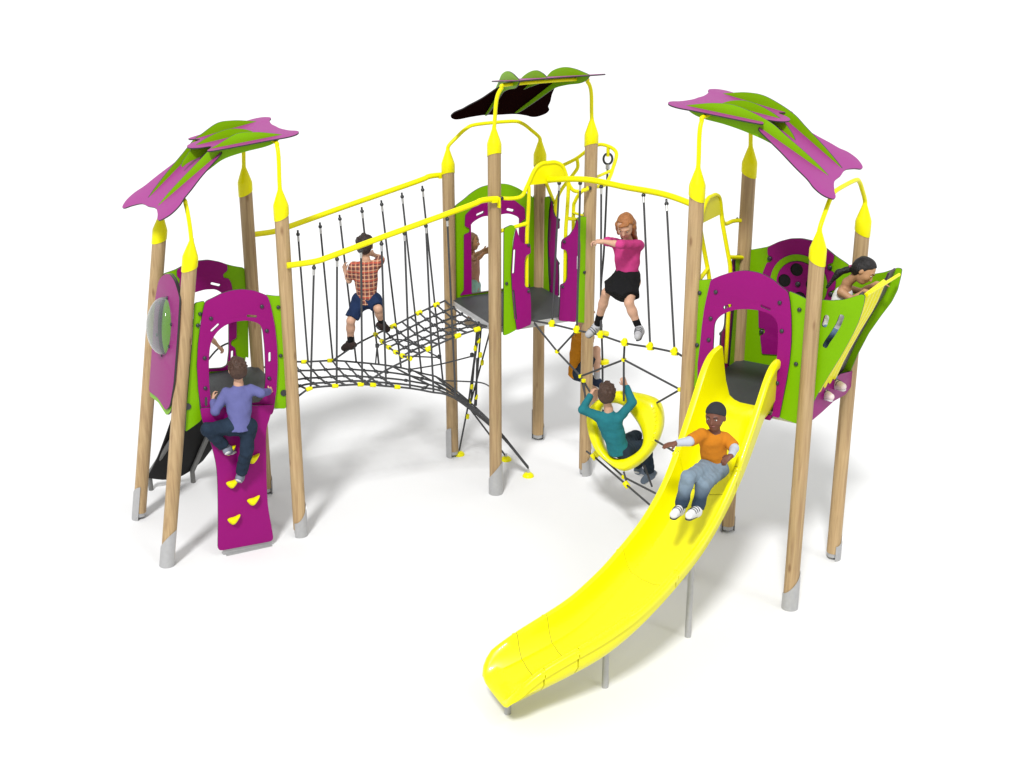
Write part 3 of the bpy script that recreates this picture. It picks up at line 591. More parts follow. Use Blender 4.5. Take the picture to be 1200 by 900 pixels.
# hanging disc rope behind the middle tower
ROPE = .0085
def knot(b, P, r=.022, d=None, l=.03, mi=0):
    P = np.array(P); 
    if d is None: b.ball(P, r, 10, 6, mi)
    else:
        d = np.array(d)/np.linalg.norm(d); b.tube([P-d*l, P-d*l*.8, P+d*l*.8, P+d*l], [r*.7, r, r, r*.7], 8, mi)
rt = at(712.5, 181, 14.04); tdr = thing('disc_rope', 'charcoal rope with yellow foot discs hanging behind the middle tower from a looped frame', 'climbing rope', (rt[0], rt[1], 0))
def straight(P, Q, n=2): P, Q = np.array(P, float), np.array(Q, float); return [P+(Q-P)*i/(n-1) for i in range(n)]
rb = at(706, 470, 13.95)
MB().tube(crom([rt-[0, 0, .10], at(708, 290, 14.0), at(704, 345, 13.98), at(706, 420, 13.96), rb], 8), .011, 8).build('rope', M['rope'], tdr, 60)
b = MB(); b.tube([rt+np.array([.045*math.cos(t), .0, -.045+.055*math.sin(t)]) for t in np.linspace(0, 2*math.pi, 20, endpoint=False)], .012, 8, closed=True); b.tube([rt-[0, 0, .10], rt-[0, 0, .15]], .022, 10, 1)
b.build('rope_ring', [M['bolt'], M['alu']], tdr, 60)
MB().tube([rt+[0, 0, .085], rt+[0, 0, .0], rt-[0, 0, .02]], .018, 8).build('hanger', M['yellow'], tdr, 60)
for px, py in ((707, 391), (707, 424), (709, 470)):
    x = at(px, py, 13.96)
    MB().tube([x-[0, 0, .02], x-[0, 0, .015], x+[0, 0, .015], x+[0, 0, .02]], [.05, .062, .062, .05], 20).build('foot_disc', M['yellow'], tdr, 50)

# ------------------------------------------------------------------ rope bridge between the low and the middle tower
CJ = Side('C', 'J', 'D'); DI = Side('D', 'I', 'C')
br = thing('rope_bridge', 'charcoal rope bridge under two yellow rails, joining the lowest tower to the rear middle tower', 'rope bridge', (ctr('CD')+ctr('IJ'))/2)
for side, nm in ((CJ, 'n'), (DI, 'f')):
    pts = [side.pt(.0, 2.68, .07), side.pt(.07, 2.68, .07), side.pt(.27, 2.685, .07), side.pt(.42, 2.715, .07), side.pt(1.0, 2.85, .07), side.pt(1.78, 3.025, .07), side.pt(1.9, 3.06, .07), side.pt(2.0, 3.065, .07), side.pt(2.08, 3.06, .07)]
    if nm == 'f': pts = [p for p in pts]
    rl = MB().tube(crom(pts, 5), .027, 14).build('bridge_rail', M['yellow'], br, 60)
    MB().box(side.pt(2.04, 3.045, .07), side.d*.03, side.n*.03, (0, 0, .012)).box(side.pt(2.085, 3.03, .07), side.d*.008, side.n*.035, (0, 0, .05)).build('rail_bracket', M['yellow'], rl, 20)
near_top = [(368, 311), (395, 301), (423, 291), (447, 283), (474, 271), (499, 262), (524, 254)]
near_bot = [(364, 455), (394.5, 452), (424.5, 450.5), (452.5, 452.5), (480.5, 455), (508, 460), (534, 467.5)]
far_top = [(327, 279), (349, 272), (375, 263), (398, 254), (424, 245), (447, 237), (471, 228), (495, 220)]
far_bot = [(340, 424), (361, 424), (390, 422.5), (417.5, 424.5), (444, 427), (470, 431), (494, 437.5), (519, 446)]
def hang(par, T, Bt, name='hanging_rope', foot=True, r=.0098):
    T = np.array(T); Bt = np.array(Bt); u = (Bt-T)/np.linalg.norm(Bt-T)
    o = MB().tube([T+u*.06, Bt], r, 8).build(name, M['rope'], par, 60)
    b = MB(); b.ball(T+u*.022, .02, 10, 6, 0); b.tube([T+u*.035, T+u*.09], .012, 8, 1); b.tube([T-u*.02, T+u*.02], .010, 8, 0)
    b.build('rope_shackle', [M['bolt'], M['alu']], o, 60); return o
NB = []; FB = []
for t_, b_ in zip(near_top, near_bot):
    x, z = CJ.xy(*t_, .07); x2, z2_ = CJ.xy(*b_, -.02); Pb_ = CJ.pt(x2, z2_, -.02); NB.append(Pb_); hang(br, CJ.pt(x, z, .07), Pb_)
for t_, b_ in zip(far_top, far_bot):
    x, z = DI.xy(*t_, .07); x2, z2_ = DI.xy(*b_, -.02); Pb_ = DI.pt(x2, z2_, -.02); FB.append(Pb_); hang(br, DI.pt(x, z, .07), Pb_)
# lower net: from the low platform, flat, then sweeping down to the ground anchors beyond post J
anc = [gz(538, 529, .04), gz(593, 535, .04), gz(619, 554, .04)]
Cn = lambda px, py, o_=-.02: CJ.pt(*CJ.xy(px, py, o_), o_)
Dn = lambda px, py, o_=-.02: DI.pt(*DI.xy(px, py, o_), o_)
nearE = [CJ.pt(.06, 1.40, -.02)]+NB+[anc[2]+(NB[-1]-anc[2])*.42+np.array([0, 0, .10]), anc[2]+np.array([0, 0, .05])]
farE = [DI.pt(.06, 1.36, -.02)]+FB+[anc[2]+(FB[-1]-anc[2])*.45+np.array([0, 0, .12]), anc[2]+np.array([.0, 0.02, .06])]
def resample(P, n):
    P = crom(P, 10); P = np.array(P); L = np.r_[0, np.cumsum(np.linalg.norm(np.diff(P, axis=0), axis=1))]
    return [np.array([np.interp(t, L, P[:, i]) for i in range(3)]) for t in np.linspace(0, L[-1], n)]
n_ = 25; A_, B_ = resample(nearE, n_), resample(farE, n_); c_ = len(A_)
net = []; b = MB(); kn = MB()
lon = 5
lines = []
for j in range(lon):
    w = j/(lon-1); ln = []
    for i in range(n_):
        u = i/(n_-1); sag = -.05*math.sin(math.pi*w)*(1-u)
        ln.append(A_[i]*(1-w)+B_[i]*w+np.array([0, 0, sag]))
    lines.append(ln)
low = MB()
for j, ln in enumerate(lines): low.tube(crom(ln, 3), .0098, 6)
for i in range(1, n_-3):
    if i <= 8:
        low.tube([lines[j][i]+(lines[j][min(i+1, n_-1)]-lines[j][i])*(.0+.35*(j/(lon-1)-.5)) for j in range(lon)], .0098, 6)
    elif i % 2 == 0:
        low.tube([lines[0][i], lines[1][i+1], lines[2][i+2]], .0098, 6); low.tube([lines[4][i], lines[3][i+1], lines[2][i+2]], .0098, 6)
lo = low.build('lower_net', M['rope'], br, 60)
b = MB()
for i in range(1, n_-5):
    for j in range(1, lon-1):
        if i <= 8 or (i+j) % 3 == 0:
            b = MB(); knot(b, lines[j][i]+(lines[j][i+1]-lines[j][i])*(.35*(j/(lon-1)-.5) if i <= 8 else 0), .017, lines[j][i+1]-lines[j][i], .016); b.build('rope_crossing', M['bolt'], lo, 60)
for k, P in enumerate([A_[1], A_[3], A_[5], A_[6], B_[1], B_[3], B_[5], A_[8]]):
    q = A_ if k in (0, 1, 2, 3, 7) else B_
    b = MB(); i = [1, 3, 5, 6, 1, 3, 5, 8][k]; knot(b, q[i], .022, q[i+1]-q[i-1], .03); b.build('rope_clamp', M['yellow'], lo, 50)
# upper net: stretched from the middle platform down towards the low one
ua, ub = resample([Cn(480, 420), Cn(506, 407), Cn(535, 394), CJ.pt(2.0, 1.79, -.02)], 9), resample([Dn(440, 392), Dn(465, 380), Dn(490, 367), DI.pt(2.02, 1.77, -.02)], 9)
up_ = MB(); kb = MB(); lines2 = []
for j in range(6):
    w = j/5; lines2.append([ua[i]*(1-w)+ub[i]*w+np.array([0, 0, -.04*math.sin(math.pi*w)]) for i in range(9)]); up_.tube(lines2[-1], .0098, 6)
for i in range(9): up_.tube([lines2[j][i] for j in range(6)], .0098, 6)
up_.tube(crom([Cn(424.5, 450.5), Cn(454, 433), ua[0]], 5), .0098, 6); up_.tube(crom([Dn(390, 422.5), Dn(417, 404), ub[0]], 5), .0098, 6)
uo = up_.build('upper_net', M['rope'], br, 60)
for i in range(1, 9):
    for j in range(1, 5): kb = MB(); knot(kb, lines2[j][i], .018, lines2[j][i]-lines2[j][i-1], .02); kb.build('rope_crossing', M['bolt'], uo, 60)
for q in [lines2[j][0] for j in range(6)]: b = MB(); knot(b, q, .024, ub[0]-ua[0], .026); b.build('rope_clamp', M['yellow'], uo, 50)
for e in (ua, ub):
    for i in (2, 5, 7): b = MB(); knot(b, e[i], .026, e[i+1]-e[i-1], .034); b.build('rope_clamp', M['yellow'], uo, 50)
# loops and steps under the upper net, ropes down to the anchors
b = MB()
jn = Cn(480.5, 433)
b.tube([Cn(442, 405, -.5), Dn(440, 427)], .0075, 6); b.tube(crom([at(443, 405, 13.3), at(470, 398, 13.2), at(515, 419, 13.1)], 5), .0075, 6)
b.tube(crom([at(480, 433, 12.9), at(515, 427, 13.0), at(555, 417, 13.2)], 5), .0075, 6)
b.tube([at(470, 417, 13.0), at(515, 419, 13.1)], .0075, 6)
b.tube(crom([at(515, 446, 13.1), at(545, 447, 13.3), at(566, 449, 13.4), at(578, 456, 13.4)], 5), .0075, 6)
mc = at(562, 384, 13.05)
for q in ((549, 472), (556, 478), (552, 470)): b.tube([mc+np.array([random.uniform(-.03, .03), .1, -.01]), at(*q, 13.55)], .0098, 6)
b.tube([mc, at(548, 478, 13.7), anc[0]], .0098, 6); b.tube([at(575, 385, 13.2), at(550, 478, 13.65), anc[1]], .0098, 6)
b.tube([at(559, 420, 13.2), at(558, 475, 13.6)], .0098, 6)
lp = b.build('guy_rope', M['rope'], br, 60)
for q, Y in (((561, 399), 13.15), ((563, 416), 13.2), ((565, 425), 13.3), ((553, 453), 13.45), ((558, 465), 13.5), ((551, 470), 13.6), ((548, 488), 13.72), ((557, 408), 13.2)):
    b = MB(); knot(b, at(*q, Y), .018, (0.1, 0, 1), .028); b.build('rope_clamp', M['yellow'], lp, 50)
for q in ((442, 405), (470, 418), (515, 418), (480, 434), (553, 416)): b = MB(); knot(b, at(*q, 13.12), .02, (0, 0, 1), .022); b.build('rope_end', M['bolt'], lp, 50)
for P in anc:
    b = MB(); b.ball((P[0], P[1], .0), (.062, .062, .045), 16, 8); b.tube([(P[0], P[1], .03), (P[0], P[1], .075)], .014, 8, 1)
    b.build('ground_anchor', [M['yellow'], M['alu']], br, 60)

# ------------------------------------------------------------------ overhead beam and rope traverse from the middle to the slide tower
Pm, Pr_ = JK.pt(.52, 3.20, .11), EH.pt(.55, 3.22, .11)
tv = thing('rope_traverse', 'yellow overhead beam with hanging ropes over a foot rope, between middle and slide towers', 'rope traverse', [(Pm[0]+Pr_[0])/2, (Pm[1]+Pr_[1])/2, 0])
mid_ = (Pm+Pr_)/2+np.array([0, 0, .07])
beam = crom([Pm, Pm+(mid_-Pm)*.5+[0, 0, .035], mid_, Pr_+(mid_-Pr_)*.5+[0, 0, .035], Pr_], 8)
MB().tube(beam, .028, 14).build('overhead_beam', M['yellow'], tv, 60)
bn = np.array([Pr_[1]-Pm[1], -(Pr_[0]-Pm[0]), 0]); bn /= np.linalg.norm(bn)
Fa = np.array([*JK.pt(.43, ZM-.03, .0)]); Fb = EH.pt(.02, 1.70, .04); 
def onbeam(px, py): return onplane(px, py, Pm, bn)
def onfoot(px, py):
    d = Fb-Fa; nn_ = np.array([d[1], -d[0], 0.]); return onplane(px, py, Fa, nn_)
foots = [(647, 380), (676, 387), (704, 393), (732, 402), (762, 407), (790.5, 413)]
ends = [onfoot(625, 376)]+[onfoot(*q) for q in foots]+[onfoot(799, 417)]
MB().tube(crom(ends, 5), .010, 8).build('foot_rope', M['rope'], tv, 60)
for (t_, b_) in (((655.5, 212), 0), ((680, 212), 1), ((704.6, 216), 2), ((754, 226), 4), ((781, 236), 5)): hang(tv, onbeam(*t_), ends[1+b_])
for e in ends[1:-1]:
    b = MB(); b.tube([e-[0, 0, .02], e+[0, 0, .03], e+[0, 0, .045]], [.030, .026, .016], 10); u = (Fb-Fa)/np.linalg.norm(Fb-Fa); b.tube([e-u*.04, e+u*.04], .018, 8); b.build('rope_clamp', M['yellow'], tv, 50)

# ------------------------------------------------------------------ web of ropes and the moulded ring seat
Ys = 12.15
web = thing('ring_seat_web', 'yellow ring seat slung in a web of charcoal ropes left of the slide', 'ring seat', (1.07, Ys, 0))
def wp(px, py, Y): return at(px, py, Y)
n1 = wp(653, 412, 12.9); n2 = wp(680.5, 441, 12.7); n3 = wp(731, 421.5, 12.0); n4 = wp(797, 456.5, 11.2); 
W2 = [(ends[0]-[0, 0, .01], n1), (n1, n2), (n1, ends[2]), (n2, n3), (n3, ends[4]), (n3, n4), (n3, wp(731, 470, 12.0)), (n4, wp(770, 472, 12.05)), (n2, wp(693, 462, 12.5)), (n2, wp(690, 480, 12.35)), (wp(684, 446, 12.6), wp(688, 490, 12.4)),
      (wp(694, 512, 12.45), wp(700, 531, 12.35)), (wp(687.5, 529, 13.2), wp(696, 535, 12.4)), (wp(696, 535, 12.4), wp(734, 568, 11.9)), (wp(734, 568, 11.9), wp(762, 592, 11.3)), (wp(700, 531, 12.3), wp(731, 559, 12.0)), (wp(731, 559, 12.0), wp(768, 578, 11.5)), (wp(731, 553, 12.0), wp(735, 568, 11.9)),
      (wp(768, 516, 11.9), wp(800, 535, 11.15)), (wp(755, 545, 12.2), wp(764, 570, 12.3))]
b = MB()
for p, q in W2: b.tube([p, q], .0098, 8)
wr = b.build('web_rope', M['rope'], web, 60)
for q in (n1, n2, n3, n4, wp(684, 446, 12.6), wp(731, 559, 12.0)): b = MB(); knot(b, q, .023, (0, 0, 1), .016); b.build('rope_clamp', M['yellow'], wr, 50)
for q in (wp(696, 535, 12.4), wp(700, 531, 12.3), wp(734, 568, 11.9)): b = MB(); knot(b, q, .028, (.5, -.3, -.6), .034); b.build('rope_clamp', M['yellow'], wr, 50)
# ring: outline and hole lie in a leaning plane facing the camera's left; thick rounded section
oo = [(195, 350), (205, 300), (250, 250), (310, 212), (370, 192), (440, 196), (540, 217), (605, 250), (628, 320), (626, 400), (600, 480), (560, 550), (500, 612), (430, 655), (380, 650), (320, 610), (262, 560), (222, 490), (200, 410)]
hh = [(262, 350), (270, 300), (300, 272), (340, 262), (385, 268), (425, 292), (465, 340), (495, 385), (515, 430), (522, 480), (508, 525), (470, 560), (430, 578), (385, 588), (345, 580), (310, 550), (282, 500), (268, 420), (263, 385)]
rn = np.array([-.42, -.85, .32]); rn /= np.linalg.norm(rn); RC = at(734, 503, Ys)
pj = lambda x, y, off=0.: onplane(650+.2*x, 420+.2*y, RC+rn*off, rn)
O3 = [pj(*q) for q in oo]; H3 = [pj(*q) for q in hh]
def even(P, n):
    P = crom(P, 8, True); P = np.array(P+[P[0]]); C_ = P[:-1].mean(0); L = np.r_[0, np.cumsum(np.linalg.norm(np.diff(P, axis=0), axis=1))]
    Q = [np.array([np.interp(t, L, P[:, i]) for i in range(3)]) for t in np.linspace(0, L[-1], n, endpoint=False)]
    return Q
O3, H3 = even(O3, 56), even(H3, 56)
b = MB(); secs = []
for i in range(56):
    o_, h_ = O3[i], H3[i]; e = h_-o_; T_ = .078; pr = [(0.0, -.9), (-.03, -.3), (-.03, .3), (.10, .85), (.32, 1.05), (.62, .98), (.88, .72), (1.0, .25), (1.0, -.4), (.9, -.9), (.5, -1.05), (.14, -1.05)]
    secs.append([o_+e*u*1.0+rn*(T_*w - .15*(0)) for u, w in pr])
secs.append(secs[0]); b.sweep(secs, caps=False)
sp2 = b.build('ring_seat', M['yplastic'], web, 60)
b = MB(); 
q_ = [O3[i]+(H3[i]-O3[i])*.12+rn*.072 for i in range(56)]
ii = sorted(range(56), key=lambda i: -q_[i][0])[:9]; ii = sorted(ii)
for i in ii: b.tube([q_[i]+(H3[i]-O3[i])*.02, q_[i]+(H3[i]-O3[i])*.12+rn*.008], .0055, 6)
b.build('grip_rib', M['yplastic'], sp2, 60)

# ------------------------------------------------------------------ slide
sl_c = crom([(2.10, 11.09, 0), (1.946, 10.845, 0), (1.46, 10.10, 0), (.72, 9.32, 0), (-.03, 8.95, 0), (-.25, 8.87, 0)], 24)
sl_c = np.array(sl_c); sl_L = np.r_[0, np.cumsum(np.linalg.norm(np.diff(sl_c, axis=0), axis=1))]
def spath(s): return np.array([np.interp(s, sl_L, sl_c[:, 0]), np.interp(s, sl_L, sl_c[:, 1]), 0.])
S_r = [.24, .40, .52, .64, .78, .93, 1.08, 1.25, 1.45, 1.61, 2.0, 2.45, 2.71, 2.93, 3.10, 3.22]
Z_r = [2.22, 2.22, 2.16, 2.02, 1.84, 1.66, 1.46, 1.28, 1.13, 1.04, .86, .69, .60, .51, .41, .31]
S_b = [.24, .40, .52, .64, .78, .93, 1.08, 1.25, 1.45, 1.61, 2.0, 2.45, 2.71, 2.93, 3.10, 3.22]
Z_b = [1.765, 1.755, 1.70, 1.60, 1.46, 1.32, 1.20, 1.06, .93, .85, .67, .48, .40, .335, .29, .25]
sl_t = thing('slide', 'yellow plastic slide curving down to the front from the right-hand tower', 'slide', (1.0, 9.6, 0))
def sl_frame(s):
    e = .04; t = spath(s+e)-spath(s-e); t /= np.linalg.norm(t); return spath(s), t, np.array([t[1], -t[0], 0.])   # third: right of travel
def smoothi(s, X, Y):
    k = .07; return np.mean([np.interp(s+d, X, Y) for d in np.linspace(-k, k, 7)])
def section(s, hw=.285, th=.0):
    P, t, r = sl_frame(s); zr = smoothi(s, S_r, Z_r) if s < 3.15 else np.interp(s, S_r, Z_r); zb = smoothi(s, S_b, Z_b) if s < 3.15 else np.interp(s, S_b, Z_b)
    h = zr-zb; o_ = []; rise = min(1, max(0, (s-.24)/.30))
    q = lambda x, z: P+r*x+np.array([0, 0, z])
    # inner profile from one rim to the other, then the rolled outer edge and the underside
    inner = [(-hw-.012, zr-.004), (-hw, zr+.010), (-hw+.018, zr+.012), (-hw+.040, zr+.002), (-hw+.060, zr-.30*h), (-hw+.085, zb+.38*h), (-hw+.125, zb+.10*h), (-hw+.17, zb+.015), (-.06, zb), (.06, zb)]
    inner += [(-x, z) for x, z in reversed(inner[:8])]
    low = [(hw+.014, zr-.03), (hw+.010, zr-.06), (hw-.012, zr-.062), (hw-.01, zb+.25*h), (hw-.07, zb-.035), (.1, zb-.055), (-.1, zb-.055), (-hw+.07, zb-.035), (-hw+.01, zb+.25*h), (-hw+.012, zr-.062), (-hw-.010, zr-.06), (-hw-.014, zr-.03)]
    return [q(x, z) for x, z in inner+low]
for a_, c2 in ((.245, 1.02), (1.02, 1.80), (1.80, 2.66), (2.66, 2.92), (2.92, 3.11)):
    gap = .008; ss = np.linspace(a_+gap*.5, c2-gap*.5, max(5, int((c2-a_)/.045)))
    secs = [section(s) for s in ss]
    if c2 > 3.1:      # rounded lip at the run-out
        for k, (sx_, dzz, nar) in enumerate(((3.15, -.02, .96), (3.185, -.05, .88), (3.205, -.09, .78))):
            P, t, r = sl_frame(3.11); base = section(3.11); cc = P
            mn = min(p[2] for p in base); secs.append([P+t*(sx_-3.11)+r*((p-P)@r)*nar+np.array([0, 0, (p[2]-mn)*(1-.22*(k+1))+mn+dzz*.35]) for p in base])
    MB().sweep(secs).build('slide_section', M['yplastic'], sl_t, 42)
M['seam'] = mat('slide_joint_flange', (.34, .31, .0), rough=.6)
for s in (1.02, 1.80, 2.66, 2.92):
    secs = []
    for d in (-.02, .02):
        P, t, r = sl_frame(s+d); q = section(s+d)[2:16]; q = [p+r*(math.copysign(.005, (p-P)@r) if abs((p-P)@r) > .1 else 0)-np.array([0, 0, .004]) for p in q]
        secs.append(q+[p-np.array([0, 0, .004]) for p in reversed(q)])
    MB().sweep(secs).build('joint_flange', M['seam'], sl_t, 42)
# clamp blocks where sections meet, on the right-hand rim and side
for s in (1.02, 1.80, 2.66, 2.92):
    P, t, r = sl_frame(s); zr = smoothi(s, S_r, Z_r)
    for sg in (-1, 1):
        b = MB(); b.tube([P+r*sg*.277+t*d+np.array([0, 0, zr-.018]) for d in (-.03, -.025, .025, .03)], [.018, .0235, .0235, .018], 12); b.build('rim_joint', M['yplastic'], sl_t, 40)
for s, zt_ in ((1.50, .78), (2.40, .44), (3.17, .2)):
    P, t, r = sl_frame(s)
for q, s in (((595, 836), 3.20), ((709, 805), 2.42), ((806, 746), 1.50)):
    P = gz(*q); zb = np.interp(s, S_b, Z_b)-.02
    MB().tube([(P[0], P[1], 0), (P[0], P[1], zb)], .026, 14).build('support_leg', M['steel'], sl_t, 60)

# ------------------------------------------------------------------ climbing wall under the left tower's opening
cw = thing('climbing_wall', 'purple wavy climbing board with yellow holds standing in front of the lowest tower', 'climbing wall', [*BC.pt(.33, 0, .08)[:2], 0])
o3, s3 = (140, 480), .2
wl = [np.array(BC.xy(o3[0]+x*s3, o3[1]+y*s3, .075)) for x, y in [(472, -10), (484, 60), (518, 150), (548, 245), (568, 345), (575, 480), (577, 640), (575, 795), (592, 824), (640, 816), (760, 790), (880, 766), (899, 742), (890, 685), (870, 570), (862, 450), (859, 300), (858, 130), (875, 60), (893, 0), (905, -30)]]
wb = board('climbing_board', [rnd(crom(wl[:7], 3)+[np.array(BC.xy(140+.2*575, 480+.2*828, .075)), np.array(BC.xy(140+.2*903, 480+.2*767, .075))]+crom(wl[13:], 3), .05)], .018, BC.mat(.075), M['purple'], cw)
b = MB(); b.box(BC.pt(.30, .03, .06), BC.d*.24, BC.n*.006, (0, 0, .028)); b.box(BC.pt(.30, .006, .085), BC.d*.22, BC.n*.018, (0, 0, .003)); b.build('base_angle', M['steel'], cw, 20)
for x, y in ((660, 432), (780, 288), (782, 533), (668, 645), (640, 240)):
    P = np.array(BC.xy(o3[0]+x*s3, o3[1]+y*s3, .085)); P = BC.pt(P[0], P[1], .084); u, v, n_v = BC.d, np.array([0, 0, 1.]), BC.n
    if y == 240: u = u
    if y == 240: x = x
    sh_ = crom([(-.056, .012, 0), (-.03, .026, 0), (.01, .028, 0), (.062, .042, 0), (.050, .010, 0), (.018, -.030, 0), (-.008, -.046, 0), (-.036, -.028, 0)], 3, True)
    b = MB(); secs = []
    for f, q_ in ((0, 1), (.35, 1.02), (.7, .9), (1, .66), (1.08, .4), (1.1, .01)): secs.append([P+n_v*(.05*f)+u*(p_[0]*q_)+v*(p_[1]*q_+.010*f) for p_ in sh_])
    b.sweep(secs); b.build('climbing_hold', M['yellow'], cw, 50)

# ------------------------------------------------------------------ black chute behind the left tower
ch = thing('rubber_ramp', 'black rubber ramp on two grey steel legs leaning against the back of the lowest tower', 'ramp', [*AD.pt(.42, 0, .5)[:2], 0])
AN = AD.n
def chp(px, py, z): return gz(px, py, z)
ramp = []
top_z = 1.33
tl_, tr_ = AD.pt(.10, top_z, .03), AD.pt(.80, top_z, .03)
bl_, br_ = gz(173, 560, .16), gz(238, 540, .20)
def chain(a, b_): return [a, a+(b_-a)*.34-[0, 0, .05], a+(b_-a)*.70-[0, 0, .06], b_]
ctl_l, ctl_r = chain(tl_, bl_), chain(tr_, br_)
Lc, Rc = crom(ctl_l, 6), crom(ctl_r, 6); m_ = len(Lc); secs = []
for i in range(m_):
    l, r = Lc[i], Rc[i]; ring_ = []; n_v = np.array([AN[0], AN[1], 0])*.8+np.array([0, 0, .6]); k_ = 1.0
    f = i/(m_-1); 
    for side_ in (0, 1):
        for j in (range(9) if side_ == 0 else range(8, -1, -1)):
            w = j/8; p = l*(1-w)+r*w; down = (.10*math.sin(math.pi*w))*max(0, (f-.55)/.45); p = p-np.array([0, 0, down]); ring_.append(p+n_v*(0 if side_ == 0 else .012))
    secs.append(ring_)
MB().sweep(secs).build('ramp_sheet', M['black'], ch, 40)
for (a1, a2, a3) in (((213, 498), (178, 555), (177, 574)), ((244, 510), (227.5, 552), (226.5, 565))):
    P3 = gz(*a3); P2 = np.array([P3[0], P3[1], at(*a2, P3[1])[2]])
    P1 = at(*a1, AD.pt(.15 if a1[0] < 230 else .75, 0, .1)[1]-.0)
    MB().tube([P3, P2, P1], .026, 12).build('steel_leg', M['gsteel'], ch, 30)
MB().tube(crom([at(236, 432, 13.6), at(252, 412, 13.45), at(262, 404.5, 13.4), at(272, 401, 13.3), at(285, 399, 13.0)], 5), .0098, 8).build('grab_rope', M['rope'], ch, 60)

# ------------------------------------------------------------------ people: one continuous body grown from a distance field, clothes and hair as children
class Field:
    def __init__(s, h, k=.018): s.h = h; s.k = k; s.pr = []
    def cone(s, a, b, ra, rb, k=None, flat=None, cap0=False, cap1=False):
        s.pr.append(('c', np.array(a, float), np.array(b, float), ra, rb, k, flat, cap0, cap1)); return s
    def ell(s, c, r, axes, k=None, cut=None):
        s.pr.append(('e', np.array(c, float), np.array(r, float), np.array(axes, float), k, cut)); return s
    def mesh(s, fold=0., seed=1):
        h = s.h; lo, hi = [], []
        for p in s.pr:
            if p[0] == 'c': m = max(p[3], p[4]); lo.append(np.minimum(p[1], p[2])-m); hi.append(np.maximum(p[1], p[2])+m)
            else: m = max(p[2]); lo.append(p[1]-m); hi.append(p[1]+m)
        lo = np.min(lo, 0)-4*h; hi = np.max(hi, 0)+4*h; N = np.ceil((hi-lo)/h).astype(int)+1
        D = np.full(N, 1e3)
        for p in s.pr:
            if p[0] == 'c': m = max(p[3], p[4]); a = np.minimum(p[1], p[2])-m; b = np.maximum(p[1], p[2])+m; k = p[5] or s.k
            else: m = max(p[2]); a = p[1]-m; b = p[1]+m; k = p[4] or s.k
            mg = k*1.2+2*h
            i0 = np.maximum(((a-mg-lo)/h).astype(int), 0); i1 = np.minimum(((b+mg-lo)/h).astype(int)+2, N)
            gx = [lo[j]+h*np.arange(i0[j], i1[j]) for j in range(3)]
            X = np.stack(np.meshgrid(*gx, indexing='ij'), -1)
            if p[0] == 'c':
                _, A, B, ra, rb, _, flat, c0, c1 = p; ab = B-A; L2 = ab@ab; t = ((X-A)@ab)/L2; tc = np.clip(t, 0, 1)
                v = X-A-tc[..., None]*ab
                if flat is not None:
                    n_, q_ = flat; n_ = np.array(n_)/np.linalg.norm(n_); v = v+(v@n_)[..., None]*n_*(q_-1)
                d = np.linalg.norm(v, axis=-1)-(ra+(rb-ra)*tc)
                L = math.sqrt(L2)
                if c1: d = np.maximum(d, (t-1)*L)
                if c0: d = np.maximum(d, -t*L)
            else:
                _, c, r, ax, _, cut = p; q = (X-c)@ax.T; k0 = np.linalg.norm(q/r, axis=-1); k1 = np.linalg.norm(q/(r*r), axis=-1)+1e-9
                d = k0*(k0-1)/k1
                if cut is not None:
                    for (cn, co) in cut: d = np.maximum(d, (X-c)@np.array(cn)-co)
            sl_ = tuple(slice(i0[j], i1[j]) for j in range(3)); E_ = D[sl_]
            hh_ = np.clip(.5+.5*(E_-d)/k, 0, 1); D[sl_] = E_*(1-hh_)+d*hh_-k*hh_*(1-hh_)
        if fold:
            gx = [lo[j]+h*np.arange(N[j]) for j in range(3)]; X, Y, Z = np.meshgrid(*gx, indexing='ij')
            D = D+fold*(np.sin(X*61+Z*43+seed)+np.sin(Y*57-Z*71+seed*2)+np.sin(X*97+Y*83+Z*31)*.7)
        S_ = D < 0
        c = np.zeros(tuple(N-1), int)
        for i in (0, 1):
            for j in (0, 1):
                for k_ in (0, 1): c += S_[i:N[0]-1+i, j:N[1]-1+j, k_:N[2]-1+k_]
        act = (c > 0) & (c < 8); idx = np.full(act.shape, -1); idx[act] = np.arange(act.sum()); I = np.argwhere(act)
        acc = np.zeros((len(I), 3)); cnt = np.zeros(len(I))
        cor = [(i, j, k_) for i in (0, 1) for j in (0, 1) for k_ in (0, 1)]
        for a in cor:
            for ax in range(3):
                if a[ax] == 0:
                    b = list(a); b[ax] = 1
                    da = D[I[:, 0]+a[0], I[:, 1]+a[1], I[:, 2]+a[2]]; db = D[I[:, 0]+b[0], I[:, 1]+b[1], I[:, 2]+b[2]]
                    m = (da < 0) != (db < 0); t = np.where(m, da/(da-db+1e-12), 0); P = np.array(a, float)[None]+0*acc; P[:, ax] += t
                    acc += P*m[:, None]; cnt += m
        V = lo+h*(I+acc/cnt[:, None]); F = []
        for ax in range(3):
            u, v = [(1, 2), (2, 0), (0, 1)][ax]; n = list(N); 
            a = S_[tuple(slice(0, n[i]-1) if i == ax else slice(0, n[i]) for i in range(3))]; b = S_[tuple(slice(1, n[i]) if i == ax else slice(0, n[i]) for i in range(3))]
            E_ = np.argwhere(a != b); sgn = a[tuple(E_.T)]
            E_, sgn = E_[(E_[:, u] > 0) & (E_[:, v] > 0) & (E_[:, u] < n[u]-1) & (E_[:, v] < n[v]-1)], sgn[(E_[:, u] > 0) & (E_[:, v] > 0) & (E_[:, u] < n[u]-1) & (E_[:, v] < n[v]-1)]
            def ci(du, dv): Q = E_.copy(); Q[:, u] -= du; Q[:, v] -= dv; return idx[tuple(Q.T)]
            q = np.stack([ci(1, 1), ci(0, 1), ci(0, 0), ci(1, 0)], 1); q[~sgn] = q[~sgn][:, ::-1]; F.append(q)
        F = np.concatenate(F); F = F[(F >= 0).all(1)]
        return V, F
